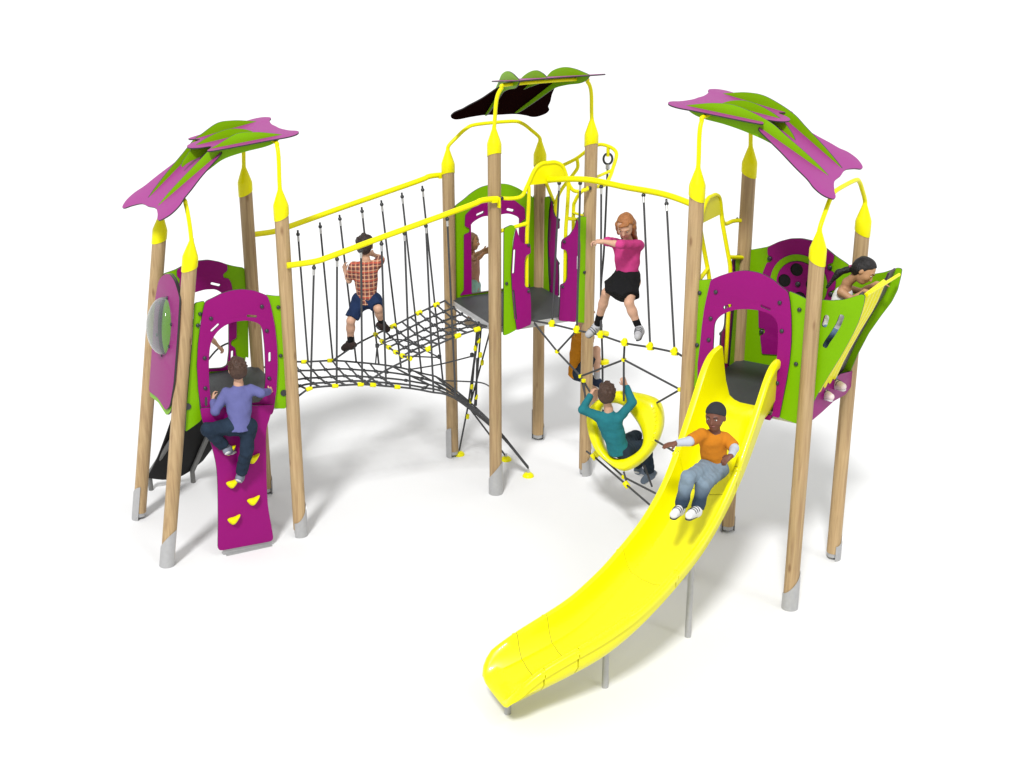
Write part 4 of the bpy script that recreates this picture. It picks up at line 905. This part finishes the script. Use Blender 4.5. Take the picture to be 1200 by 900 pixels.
    def build(s, name, m, parent, fold=0., seed=1):
        V, F = s.mesh(fold, seed); org = root_loc(parent)
        # two light smoothing passes
        for _ in range(2):
            S = np.zeros_like(V); C_ = np.zeros(len(V))
            for i in range(4): np.add.at(S, F[:, i], V[F[:, (i+1) % 4]]+V[F[:, i-1]]); np.add.at(C_, F[:, i], 2)
            V = V*.5+.5*S/np.maximum(C_, 1)[:, None]
        me = bpy.data.meshes.new(name); me.from_pydata((V-org).tolist(), [], F.tolist()); me.materials.append(m)
        return link(name, me, parent, 180)
unit = lambda v: np.array(v, float)/np.linalg.norm(v)
def hand(F, wrist, d, palm, thumb, curl=.5, sc=1.):
    """palm plate, four fingers of two or three bones each and a thumb from its side; palm = direction the palm faces, thumb = side of the thumb"""
    d = unit(d); pn = np.array(palm, float); pn = unit(pn-d*(pn@d)); th = np.cross(pn, d); th = th if th@np.array(thumb) > 0 else -th
    w = np.array(wrist); pl = .056*sc
    for o_ in (-.019, -.006, .007, .020): F.cone(w+d*.006*sc+th*o_*.5*sc, w+d*pl+th*o_*sc, .0125*sc, .0095*sc, k=.008)
    for o_, L in ((.020, .050), (.007, .056), (-.006, .052), (-.019, .041)):
        p = w+d*pl+th*o_*sc; a = curl*.9; dd = unit(d*math.cos(a)+pn*math.sin(a)+th*o_*2.5); q = p+dd*L*.5*sc; F.cone(p, q, .0082*sc, .0074*sc, k=.003)
        a2 = curl*2.2; d2 = unit(d*math.cos(a2)+pn*math.sin(a2)+th*o_*2); r_ = q+d2*L*.5*sc; F.cone(q, r_, .0074*sc, .006*sc, k=.003)
    p = w+d*.016*sc+th*.016*sc; q = p+unit(d*.6+th*.8+pn*.3)*.028*sc; F.cone(p, q, .010*sc, .0088*sc, k=.005); F.cone(q, q+unit(d*.9+th*.25+pn*(.3+curl*.6))*.026*sc, .0088*sc, .0068*sc, k=.004)
def person(label, J, face, up, skin, cloth, group='children playing on the structure', sc=1.):
    """J: joints in world space; cloth: dict of garments"""
    J = {k: np.array(v, float) for k, v in J.items()}; pel = J['pelvis']; lowest = min(v[2] for k, v in J.items() if k[:2] in ('an', 'to'))
    root = thing('person', label, 'person', (pel[0], pel[1], lowest-.03), group)
    F = Field(.0062*max(sc, .9)); hc = J['head']; f = unit(face); u = np.array(up, float); u = unit(u-f*(u@f)); s_ = np.cross(f, u); AX = np.array([s_, f, u]); k = sc
    # head: skull, face, jaw, nose, ears, neck
    F.ell(hc+u*.018*k-f*.008*k, (.072*k, .086*k, .082*k), AX, k=.02); F.ell(hc-u*.035*k+f*.020*k, (.056*k, .060*k, .066*k), AX, k=.03); F.ell(hc-u*.078*k+f*.048*k, (.026*k, .024*k, .020*k), AX, k=.025)
    F.cone(hc+f*.078*k+u*.004*k, hc+f*.094*k-u*.026*k, .007*k, .0115*k, k=.012); F.cone(hc+f*.074*k-u*.050*k-s_*.012*k, hc+f*.074*k-u*.050*k+s_*.012*k, .008*k, .008*k, k=.010)
    for g in (-1, 1):
        F.ell(hc+s_*g*.073*k-u*.012*k-f*.006*k, (.010*k, .018*k, .028*k), AX, k=.006); F.ell(hc+s_*g*.034*k+f*.052*k-u*.026*k, (.022*k, .022*k, .022*k), AX, k=.02)
        F.cone(hc+s_*g*.014*k+f*.078*k+u*.022*k, hc+s_*g*.042*k+f*.066*k+u*.022*k, .008*k, .007*k, k=.012)
    F.cone(hc-u*.05*k-f*.014*k, J['neck'], .037*k, .038*k, k=.02)
    shL, shR, hpL, hpR = J['shL'], J['shR'], J['hpL'], J['hpR']; ch = (shL+shR)/2; ac = unit(shR-shL); tor = unit(ch-pel); fr = unit(np.cross(tor, ac)); 
    if 'front' in J and fr@J['front'] < 0: fr = -fr
    waist = pel*.55+ch*.45; chest = pel*.22+ch*.78; SH = np.linalg.norm(shR-shL)
    def torso(G, e=0., bottom=None, ktop=.03):
        w_ = SH/2
        G.cone(J['neck']-tor*.01, ch-tor*.03*k, .036*k+e, .05*k+e, k=ktop)
        for g in (-1, 1):
            G.cone(ch+ac*g*w_*.25-tor*.01, ch+ac*g*w_*.86-tor*.012, .038*k+e, .034*k+e, k=ktop)
            G.cone(chest+ac*g*.042*k, waist+ac*g*.034*k, .064*k+e, .056*k+e, k=.04, flat=(fr, 1.12))
        G.cone(ch-tor*.04*k, waist, .07*k+e, .062*k+e, k=.04, flat=(fr, 1.15))
    torso(F)
    F.cone(waist, pel, .072*k, .082*k, k=.04, flat=(fr, 1.15)); F.cone(hpL, hpR, .066*k, .066*k, k=.03)
    for g in 'LR':
        sh, el, wr, hp, kn, an, to = [J[q+g] for q in ('sh', 'el', 'wr', 'hp', 'kn', 'an', 'to')]
        F.cone(sh, el, .034*k, .026*k, k=.02); F.cone(el, el+(wr-el)*.35, .0265*k, .0275*k, k=.015); F.cone(el+(wr-el)*.3, wr, .0275*k, .0175*k, k=.012)
        F.cone(wr, wr+unit(J.get('hd'+g, wr-el))*.02, .0165*k, .016*k, k=.01)
        hd = J.get('hd'+g, wr-el); hand(F, wr, hd, J.get('pa'+g, f), J.get('tu'+g, (0, 0, 1)), cloth.get('curl'+g, .6), k)
        F.cone(hp, kn, .060*k, .041*k, k=.03); F.cone(kn, kn+(an-kn)*.35, .041*k, .043*k, k=.015); F.cone(kn+(an-kn)*.3, an, .043*k, .026*k, k=.015)
        F.cone(an, an+(to-an)*.75, .022*k, .013*k, k=.012)
    body = F.build('body', skin, root)
    # eyes, brows, mouth
    for g in (-1, 1):
        e = MB(); c = hc+s_*g*.029*k+f*.0735*k+u*.004*k; e.ball(c, (.0105*k, .0062*k, .0058*k), 12, 8, 0, AX); e.ball(c+f*.0034*k, (.0056*k, .004*k, .0056*k), 10, 6, 1, AX); e.build('eye', [M['eyewhite'], M['iris']], body, 180)
        b = MB(); b.tube(crom([hc+s_*g*.014*k+f*.084*k+u*.022*k, hc+s_*g*.03*k+f*.081*k+u*.028*k, hc+s_*g*.044*k+f*.068*k+u*.023*k], 4), .0032*k, 6); b.build('eyebrow', M[cloth['hair']], body, 180)
    b = MB(); b.tube(crom([hc+s_*-.021*k+f*.073*k-u*.050*k, hc-s_*.008*k+f*.083*k-u*.0485*k, hc+s_*.008*k+f*.083*k-u*.0485*k, hc+s_*.021*k+f*.073*k-u*.050*k], 4), [.002*k]+[.0045*k]*11+[.002*k] if 0 else .0042*k, 8); b.build('mouth', M[cloth.get('lip', 'lip')], body, 180)
    # hair
    H_ = Field(.0066*max(sc, .9), .012); hm = M[cloth['hair']]; st = cloth.get('style', 'short')
    if st == 'cap':
        H_.ell(hc+u*.026*k-f*.012*k, (.080*k, .094*k, .086*k), AX, k=.01, cut=[(-u*.86+f*.5, .018*k)]); H_.cone(hc-f*.075*k-u*.02*k, hc-f*.06*k-u*.045*k, .03*k, .02*k, k=.02)
        H_.build('headscarf', hm, body, .0004)
    else:
        H_.ell(hc+u*.024*k-f*.012*k, (.081*k, .096*k, .088*k), AX, k=.012, cut=[(unit(f*.85-u*.53), (.03 if st == 'tail' else .014)*k)])
        H_.ell(hc-u*.015*k-f*.040*k, (.076*k, .068*k, .072*k), AX, k=.02, cut=[(f, .036*k)])
        if st == 'fringe' or st == 'long': H_.cone(hc+u*.072*k+f*.05*k-s_*.03*k, hc+u*.055*k+f*.07*k+s_*.035*k, .016*k, .016*k, k=.02)
        if st == 'short':
            rg = random.Random(hash(label) % 1000 if 0 else len(label))
            for _ in range(46):
                v = np.array([rg.gauss(0, 1), rg.gauss(-.4, 1), abs(rg.gauss(.4, .8))]); v = v/np.linalg.norm(v); p = hc+(v*np.array([.082, .096, .09])*k)@AX+u*.02*k-f*.012*k
                if v[1] > .55 and v[2] < .45: continue
                t_ = np.cross(v@AX, u); H_.cone(p, p+unit(t_+.4*u+1e-3)*.014*k, .011*k, .007*k, k=.005)
        if st == 'long':
            for q, g in (((.0, -1), 1),):
                for o_ in (-.05, -.025, 0, .025, .05): H_.cone(hc-f*(.062-.3*abs(o_))*k+s_*o_*k-u*.01*k, J['neck']-f*.075*k+s_*o_*1.1*k-u*.10*k, .034*k, .020*k, k=.02)
            for g in (-1, 1): H_.cone(hc+s_*g*.070*k+f*.005*k+u*.01*k, hc+s_*g*.070*k-f*.01*k-u*.12*k, .024*k, .014*k, k=.02)
        if st == 'tail':
            for a_, b_, r1, r2 in cloth['tail']: H_.cone(a_, b_, r1, r2, k=.015)
        H_.build('hair', hm, body, .0016, 3)
    # shirt
    c_ = cloth
    if c_.get('shirt'):
        G = Field(.0078, .02); e = .012; G.cone(ch-tor*.04*k, waist, .07*k+e, .066*k+e, k=.04, flat=(fr, 1.12))
        for g in (-1, 1):
            if not c_.get('tank'): G.cone(ch+ac*g*SH*.10-tor*.010, ch+ac*g*SH*.43-tor*.012, .038*k+e*.7, .034*k+e, k=.03)
            G.cone(chest+ac*g*.042*k, waist+ac*g*.036*k, .064*k+e, .060*k+e, k=.04, flat=(fr, 1.10))
        if not c_.get('tank'): G.cone(J['neck']-tor*.022*k, ch-tor*.03*k, .043*k, .058*k, k=.03, cap0=True)
        lowp = pel-tor*c_.get('hem', .03)*k if c_.get('hem') is not None else pel-tor*.03*k; e = .0145
        G.cone(waist, lowp, .078*k+e, .092*k+e, k=.04, flat=(fr, 1.14), cap1=True)
        if not c_.get('tank'):
            for g in 'LR':
                sh, el, wr = J['sh'+g], J['el'+g], J['wr'+g]; q = c_.get('sleeve', 2.)
                if q <= 1: G.cone(sh, sh+(el-sh)*q, .037*k+e*.8, .036*k+e*(.9 if q > .6 else 1.), k=.02, cap1=True)
                else: G.cone(sh, el, .036*k+e*.8, .028*k+e*.8, k=.02); G.cone(el, el+(wr-el)*min(1, q-1), .028*k+e*.8, .021*k+e*.75, k=.015, cap1=True)
        G.build('shirt', c_['shirt'], root, c_.get('fold', .0013), 2)
    if c_.get('undersleeve'):
        for g in 'LR':
            el, wr, sh = J['el'+g], J['wr'+g], J['sh'+g]; G = Field(.0062, .01); G.cone(el+(sh-el)*.3, el, .038*k, .037*k); G.cone(el, wr, .037*k, .027*k, cap1=True); G.build('sleeve', c_['undersleeve'], root, .0008)
    if c_.get('trousers'):
        G = Field(.0078, .02); e = c_.get('te', .013); q = c_.get('leg', 2.)
        G.cone(pel+tor*.085*k, pel-tor*.01, .076*k+e*.6, .086*k+e*.7, k=.03, flat=(fr, 1.14), cap0=True); G.cone(hpL, hpR, .068*k+e, .068*k+e, k=.03)
        for g in 'LR':
            hp, kn, an = J['hp'+g], J['kn'+g], J['an'+g]
            if q <= 1: G.cone(hp, hp+(kn-hp)*q, .062*k+e, .054*k+e*1.2, k=.03, cap1=True)
            else: G.cone(hp, kn, .061*k+e, .045*k+e, k=.03); G.cone(kn, kn+(an-kn)*(q-1), .045*k+e, (.038 if q > 1.7 else .042)*k+e*1.3, k=.02, cap1=True)
        G.build(c_.get('tname', 'trousers'), c_['trousers'], root, c_.get('tfold', .0020), 5)
    if c_.get('skirt'):
        G = Field(.008, .02); m_ = (J['knL']+J['knR'])/2; dn = unit(m_-pel); a = pel+tor*.05*k
        G.cone(a, pel, .085*k, .105*k, k=.03, flat=(fr, 1.15)); G.cone(pel, J['hpL']+(J['knL']-J['hpL'])*.72, .10*k, .088*k, k=.05, cap1=True); G.cone(pel, J['hpR']+(J['knR']-J['hpR'])*.72, .10*k, .088*k, k=.05, cap1=True)
        G.cone(pel, pel+dn*.20*k, .10*k, .135*k, k=.04, flat=(fr, 1.2), cap1=True)
        V, Fc = G.mesh(.0024, 4); G.build('skirt', c_['skirt'], root, .0024, 4)
    for g in 'LR':
        an, to, kn = J['an'+g], J['to'+g], J['kn'+g]; dd = unit(to-an); sn = unit(kn-an)
        upv = unit(sn-dd*(sn@dd)) if abs(sn@dd) < .95 else u
        if c_.get('sock'): Field(.006, .01).cone(an+(kn-an)*c_.get('sockh', .32), an-sn*.01, .036*k, .030*k, cap0=True).build('sock', c_['sock'], root, .0006)
        S = Field(.0062, .018); hl = an-upv*.030*k-dd*.028*k; S.cone(hl, hl+dd*.045*k, .032*k, .034*k); S.cone(hl+dd*.03*k, to-upv*.006*k+dd*.008*k, .037*k, .031*k, k=.02); S.cone(an+upv*.020*k, an+dd*.02*k-upv*.01, .034*k, .036*k, cap0=True); S.cone(an, an+(to-an)*.8, .034*k, .028*k)
        so = S.build('shoe', c_['shoe'], root)
        if 'white' in c_['shoe'].name:
            for t_ in (.30, .50, .70):
                p = an+(to-an)*t_-upv*.004*k; sd = np.cross(dd, upv); rr = (.0395-.006*t_)*k
                MB().tube([p+(sd*math.cos(w)+upv*math.sin(w))*rr for w in np.linspace(.15, math.pi-.15, 12)], .0032*k, 6).build('shoe_lace', M['bolt'], so, 60)
        T = Field(.0062, .008); T.cone(hl-upv*.026*k, to-upv*.036*k+dd*.006*k, .030*k, .030*k, flat=(upv, 3.)); T.build('sole', c_.get('sole', M['solew']), so)
    return root, body
def solid(name, c, **kw): M[name] = mat(name, c, **kw); return M[name]
solid('eyewhite', (.62, .60, .58), rough=.2); solid('iris', (.02, .012, .008), rough=.15); solid('lip', (.40, .12, .10), rough=.5); solid('lipdark', (.22, .07, .06), rough=.5); solid('solew', (.55, .55, .55), rough=.7)
skinm = lambda n, c: solid(n, tuple(q*.88 for q in c), rough=.5, var=.08, scale=25, bump=.08, bscale=90, spec=.25)
SK = dict(fair=skinm('skin_fair', (.58, .34, .23)), tan=skinm('skin_tan', (.46, .25, .13)), dark=skinm('skin_brown', (.155, .060, .036)), mid=skinm('skin_medium', (.36, .18, .09)))
cl = lambda n, c, **k: solid(n, tuple(q*.78 for q in c), rough=.9, var=k.get('var', .12), scale=14, bump=.35, bscale=45, spec=.15)
for n, c in (('hair_brown', (.055, .028, .018)), ('hair_red', (.30, .115, .035)), ('hair_black', (.0065, .005, .0055)), ('hair_light', (.16, .085, .035)), ('hair_dark', (.022, .012, .010))):
    solid(n, c, rough=.5, var=.55, scale=55, bump=.9, bscale=85, spec=.35)
solid('scarf', (.012, .013, .016), rough=.85, bump=.4, bscale=50)
A3 = lambda q: at(*q)

# 1 the climber on the purple wall
person('child in lavender jumper and dark jeans, climbing the purple wall', dict(
    pelvis=A3((281, 497, 11.53)), neck=A3((279.5, 449, 11.60)), head=A3((278.5, 432, 11.60)), shL=A3((265, 460, 11.56)), shR=A3((294, 456, 11.62)),
    elL=A3((252, 482, 11.50)), elR=A3((306, 461, 11.60)), wrL=A3((249.5, 469, 11.60)), wrR=A3((315, 459, 11.77)), hdL=(-.1, .5, .6), hdR=(.25, .9, .0), paL=(.7, .7, 0), paR=(-.6, .6, -.2), tuL=(1, 0, .3), tuR=(0, 0, 1),
    hpL=A3((270, 500, 11.52)), hpR=A3((291, 500, 11.56)), knL=A3((243, 503, 11.42)), knR=A3((289, 529, 11.50)), anL=A3((265, 525, 11.52)), anR=A3((282, 557, 11.58)), toL=A3((275, 527, 11.68)), toR=A3((283, 561, 11.73)), front=(-.4, .9, 0)),
    (-.30, .93, -.05), (0, 0, 1), SK['fair'], dict(hair='hair_brown', style='short', shirt=cl('lavender_knit', (.135, .14, .34)), hem=.06, trousers=cl('dark_denim', (.018, .032, .055), var=.4), leg=1.88, shoe=cl('grey_shoe', (.22, .24, .30)), curlL=.7, curlR=.9))
# 2 the child on the ramp, only a reaching arm shows
person('child behind the lowest tower, only a bare forearm showing, hand on a rope', dict(
    pelvis=A3((222, 440, 13.52)), neck=A3((224, 404, 13.50)), head=A3((225, 386, 13.48)), shL=A3((213, 408, 13.5)), shR=A3((236, 408, 13.45)), elL=A3((215, 425, 13.4)), elR=A3((247.5, 396.5, 13.40)), wrL=A3((224, 424, 13.3)), wrR=A3((257, 407, 13.38)), hdR=(.5, 0, -.6),
    paR=(-.4, .3, -.5), tuR=(.5, 0, .5), hpL=A3((214, 442, 13.5)), hpR=A3((231, 442, 13.5)), knL=A3((215, 455, 13.35)), knR=A3((226, 456, 13.35)), anL=A3((216, 476, 13.5)), anR=A3((226, 476, 13.5)), toL=A3((217, 477, 13.37)), toR=A3((227, 477, 13.37)), front=(0, -1, 0)),
    (.3, -.9, -.1), (0, 0, 1), SK['fair'], dict(hair='hair_brown', style='short', shirt=cl('plum_cotton', (.12, .02, .08)), sleeve=.5, trousers=cl('black_cotton', (.012, .012, .014)), leg=1.8, shoe=M['black'], curlR=1.0), sc=.88)
# 3 plaid shirt
person('child in red plaid shirt and navy shorts, striding along the rope bridge', dict(
    pelvis=A3((430, 349, 13.10)), neck=A3((428.5, 303, 13.10)), head=A3((427.5, 287, 13.12)), shL=A3((414.5, 312, 13.08)), shR=A3((442, 309, 13.12)), elL=A3((409, 329, 13.12)), elR=A3((447, 303, 13.28)), wrL=A3((404.5, 318, 13.28)), wrR=A3((438, 298.5, 13.32)), hdL=(-.2, .4, .6), hdR=(-.8, .3, .2),
    paL=(.6, .5, 0), paR=(0, .6, -.4), tuL=(1, 0, .2), tuR=(0, 0, 1), hpL=A3((422, 352, 13.10)), hpR=A3((438, 352, 13.10)), knL=A3((411, 376, 13.00)), knR=A3((443, 362, 13.0)), anL=A3((410.5, 402, 13.10)), anR=A3((447.5, 379, 13.12)), toL=A3((403, 407, 13.18)), toR=A3((454, 385, 13.22)), front=(0, 1, 0)),
    (.12, .95, -.05), (0, 0, 1), SK['fair'], dict(hair='hair_dark', style='short', shirt=plaid_mat(), sleeve=.78, hem=.05, trousers=cl('navy_denim', (.014, .030, .085), var=.35), leg=.86, tname='shorts', sock=cl('black_sock', (.012, .012, .013)), sockh=.42, shoe=cl('brown_shoe', (.045, .03, .028)), sole=M['bolt']))
# 4 child outside the arch of the middle tower
person('brown-haired child in salmon top, seen through the purple arch of the middle tower', dict(
    pelvis=A3((553, 331, 14.62)), neck=A3((553.5, 298, 14.62)), head=A3((553, 283, 14.60)), shL=A3((556, 305, 14.70)), shR=A3((553, 305, 14.52)), elL=A3((560, 303, 14.62)), elR=A3((557, 299.5, 14.42)), wrL=A3((568, 296, 14.6)), wrR=A3((566, 293.5, 14.5)), hdL=(.8, 0, .2), hdR=(.8, 0, .15),
    paL=(0, -1, 0), paR=(0, 1, 0), tuL=(0, 0, 1), tuR=(0, 0, 1), hpL=A3((555, 334, 14.68)), hpR=A3((552, 334, 14.56)), knL=A3((560, 358, 14.66)), knR=A3((553, 358, 14.50)), anL=A3((562, 377, 14.66)), anR=A3((550, 376, 14.52)), toL=A3((570, 381, 14.66)), toR=A3((560, 383, 14.5)), front=(1, 0, 0)),
    (.95, -.10, -.08), (0, 0, 1), SK['mid'], dict(hair='hair_light', style='long', shirt=cl('salmon_cotton', (.45, .22, .16)), sleeve=.4, hem=.09, trousers=cl('teal_shorts', (.25, .42, .38)), leg=.5, tname='shorts', shoe=cl('beige_shoe', (.42, .33, .24)), curlL=1., curlR=1.), sc=.88)
# 5 pink top, on the foot rope
g5 = person('red-haired child in a pink top and black skirt walking on the foot rope', dict(
    pelvis=A3((735, 325, 12.06)), neck=A3((735.5, 280.5, 11.98)), head=A3((733, 264.5, 11.92)), shL=A3((749, 287, 12.02)), shR=A3((721.5, 285, 12.06)), elL=A3((727, 286.5, 11.80)), elR=A3((712, 283, 11.93)), wrL=A3((707, 283, 11.84)), wrR=A3((702.5, 283.5, 12.02)), hdL=(-.9, .1, .0), hdR=(-.9, .15, -.05),
    paL=(0, .3, -.8), paR=(.1, -.3, -.8), tuL=(0, .9, .4), tuR=(0, -1, .4), hpL=A3((742, 330, 12.04)), hpR=A3((726, 329, 12.10)), knL=A3((737, 355, 11.86)), knR=A3((710.5, 343, 12.08)), anL=A3((749, 385, 11.86)), anR=A3((699.5, 382, 12.28)), toL=A3((747, 393.5, 11.70)), toR=A3((690, 391, 12.24)), front=(-.4, -.9, 0)),
    (-.25, -.80, -.55), (0, -.2, 1), SK['fair'], dict(hair='hair_red', style='long', shirt=cl('pink_jersey', (.60, .055, .24)), sleeve=1.25, hem=.03, skirt=cl('black_skirt', (.010, .010, .011)), sock=cl('black_sock2', (.008, .008, .009)), sockh=.38, shoe=cl('white_shoe', (.50, .50, .52)), sole=M['bolt'], curlL=.9, curlR=.9))
# 6 behind the post
person('child in ochre top, mostly hidden behind a post of the middle tower', dict(
    pelvis=A3((676, 434, 13.98)), neck=A3((678, 383, 13.98)), head=A3((686, 364, 13.96)), shL=A3((679, 392, 14.08)), shR=A3((678, 392, 13.88)), elL=A3((693, 400, 14.1)), elR=A3((691, 402, 13.82)), wrL=A3((695, 386, 14.0)), wrR=A3((695, 383, 13.9)), hdL=(.3, 0, .8), hdR=(.3, 0, .8), paL=(1, 0, 0), paR=(1, 0, 0), tuL=(0, -1, 0), tuR=(0, 1, 0),
    hpL=A3((682, 438, 14.05)), hpR=A3((680, 438, 13.91)), knL=A3((697, 452, 14.05)), knR=A3((699, 410, 13.84)), anL=A3((697, 477, 14.05)), anR=A3((699.5, 445, 13.86)), toL=A3((705, 482, 14.05)), toR=A3((706, 453, 13.86)), front=(1, 0, 0)),
    (.95, -.1, .1), (0, 0, 1), SK['fair'], dict(hair='hair_dark', style='short', shirt=cl('ochre_jersey', (.62, .24, .012)), sleeve=.5, hem=.06, trousers=cl('slate_denim', (.022, .035, .055), var=.35), leg=.80, sock=cl('white_sock', (.45, .45, .47)), sockh=.3, shoe=cl('navy_shoe', (.02, .03, .06)), curlL=1., curlR=1.), sc=1.)
# 7 teal jumper in the ring seat
person('child in teal jumper, seen from behind, sitting in the yellow ring seat', dict(
    pelvis=A3((724, 524, 12.08)), neck=A3((713, 479, 12.02)), head=A3((711, 461, 12.02)), shL=A3((699, 487, 12.02)), shR=A3((725, 490, 12.0)), elL=A3((682.5, 480, 12.0)), elR=A3((741, 472, 11.98)), wrL=A3((692, 463, 12.14)), wrR=A3((733.5, 452, 12.08)), hdL=(.35, .4, .6), hdR=(-.45, .1, .9), paL=(.8, .4, 0), paR=(.1, .9, .0), tuL=(0, 1, 1), tuR=(-1, 0, 0),
    hpL=A3((727, 520, 12.22)), hpR=A3((733, 529, 12.08)), knL=A3((745, 511, 12.48)), knR=A3((757, 521, 12.38)), anL=A3((748, 548, 12.60)), anR=A3((761, 555, 12.46)), toL=A3((752, 553, 12.72)), toR=A3((754, 563, 12.48)), front=(.5, .85, 0)),
    (.10, .98, .0), (0, 0, 1), SK['fair'], dict(hair='hair_brown', style='short', shirt=cl('teal_knit', (.022, .190, .225)), hem=.05, trousers=cl('dark_denim2', (.020, .034, .052), var=.4), leg=1.92, shoe=cl('blue_grey_shoe', (.16, .20, .26)), curlL=.8, curlR=.8))
# 8 sliding child
J8 = dict(pelvis=A3((836, 543, 10.12)), neck=A3((837.5, 504.5, 10.02)), head=A3((838.5, 488, 10.00)), shL=A3((850, 513, 10.06)), shR=A3((822, 509, 9.98)), elL=A3((860.5, 525, 9.94)), elR=A3((808, 517, 9.86)), wrL=A3((857, 534, 9.84)), wrR=A3((792, 519.5, 9.82)), hdL=(-.55, -.3, -.3), hdR=(-.9, -.2, -.1),
    paL=(-.2, .3, -1), paR=(0, .2, -1), tuL=(-1, .2, 0), tuR=(.3, -.8, .3), hpL=A3((842, 550, 10.08)), hpR=A3((830, 547, 10.06)), knL=A3((824, 570, 9.80)), knR=A3((806, 560, 9.76)), anL=A3((817.5, 596, 9.74)), anR=A3((798, 594, 9.72)), toL=A3((808, 603, 9.58)), toR=A3((790, 602, 9.58)), front=(-.5, -.85, 0))
person('child in orange shirt, black headscarf and faded jeans, sliding down the yellow slide', J8,
    (-.45, -.87, -.08), (0, .1, 1), SK['dark'], dict(hair='scarf', style='cap', lip='lipdark', shirt=cl('orange_cotton', (.62, .215, .015)), sleeve=.92, hem=.07, undersleeve=cl('pale_grey_knit', (.50, .53, .60)), trousers=jeans_mat('faded_denim', (.155, .21, .26), (.010, .026, .05), .12, .24), leg=2.0, te=.010, shoe=cl('white_trainer', (.8, .8, .8)), sole=M['bolt'], curlL=.5, curlR=.2))
# 9 lookout child
hd9 = A3((1013, 317, 10.86)); tb = A3((996.5, 315, 10.93))
person('black-haired child with a ponytail and white vest, leaning over the green lookout funnel', dict(
    pelvis=A3((975, 387, 11.02)), neck=A3((993, 331, 10.94)), head=hd9, shL=A3((994, 338, 11.06)), shR=A3((986, 342, 10.86)), elL=A3((1010, 342, 11.10)), elR=A3((999.5, 352, 10.80)), wrL=A3((1027, 332, 11.08)), wrR=A3((1013, 341, 10.80)), hdL=(.9, -.1, -.02), hdR=(.9, -.2, -.08), paL=(0, -.1, -1), paR=(0, -.1, -1), tuL=(0, -1, 0), tuR=(0, 1, 0),
    hpL=A3((976, 390, 11.10)), hpR=A3((972, 392, 10.95)), knL=A3((973, 425, 11.08)), knR=A3((966, 427, 10.93)), anL=A3((974, 446, 11.10)), anR=A3((960, 457, 10.92)), toL=A3((987, 452, 10.98)), toR=A3((973, 464, 10.80)), front=(.9, -.3, 0)),
    (.68, -.44, -.58), (.5, 0, .85), SK['tan'], dict(hair='hair_black', style='tail', tail=[(tb+np.array([.03, 0, .01]), tb, .022, .020), (tb, tb+np.array([-.09, 0, -.03]), .026, .028), (tb+np.array([-.09, 0, -.03]), tb+np.array([-.18, 0, -.16]), .028, .010)], shirt=cl('white_vest', (.95, .94, .93)), tank=True, hem=.04,
    trousers=cl('blue_denim', (.16, .26, .42), var=.3), leg=1.9, shoe=cl('pink_white_shoe', (.80, .68, .66)), curlL=.25, curlR=.35), sc=1.0)
MB().tube([tb+np.array([.018, 0, .006]), tb+np.array([-.008, 0, -.002])], .030, 14).build('hair_tie', cl('pink_band', (.35, .06, .16)), [o for o in scene.objects if o.get('label', '').startswith('black-haired')][0], 60)
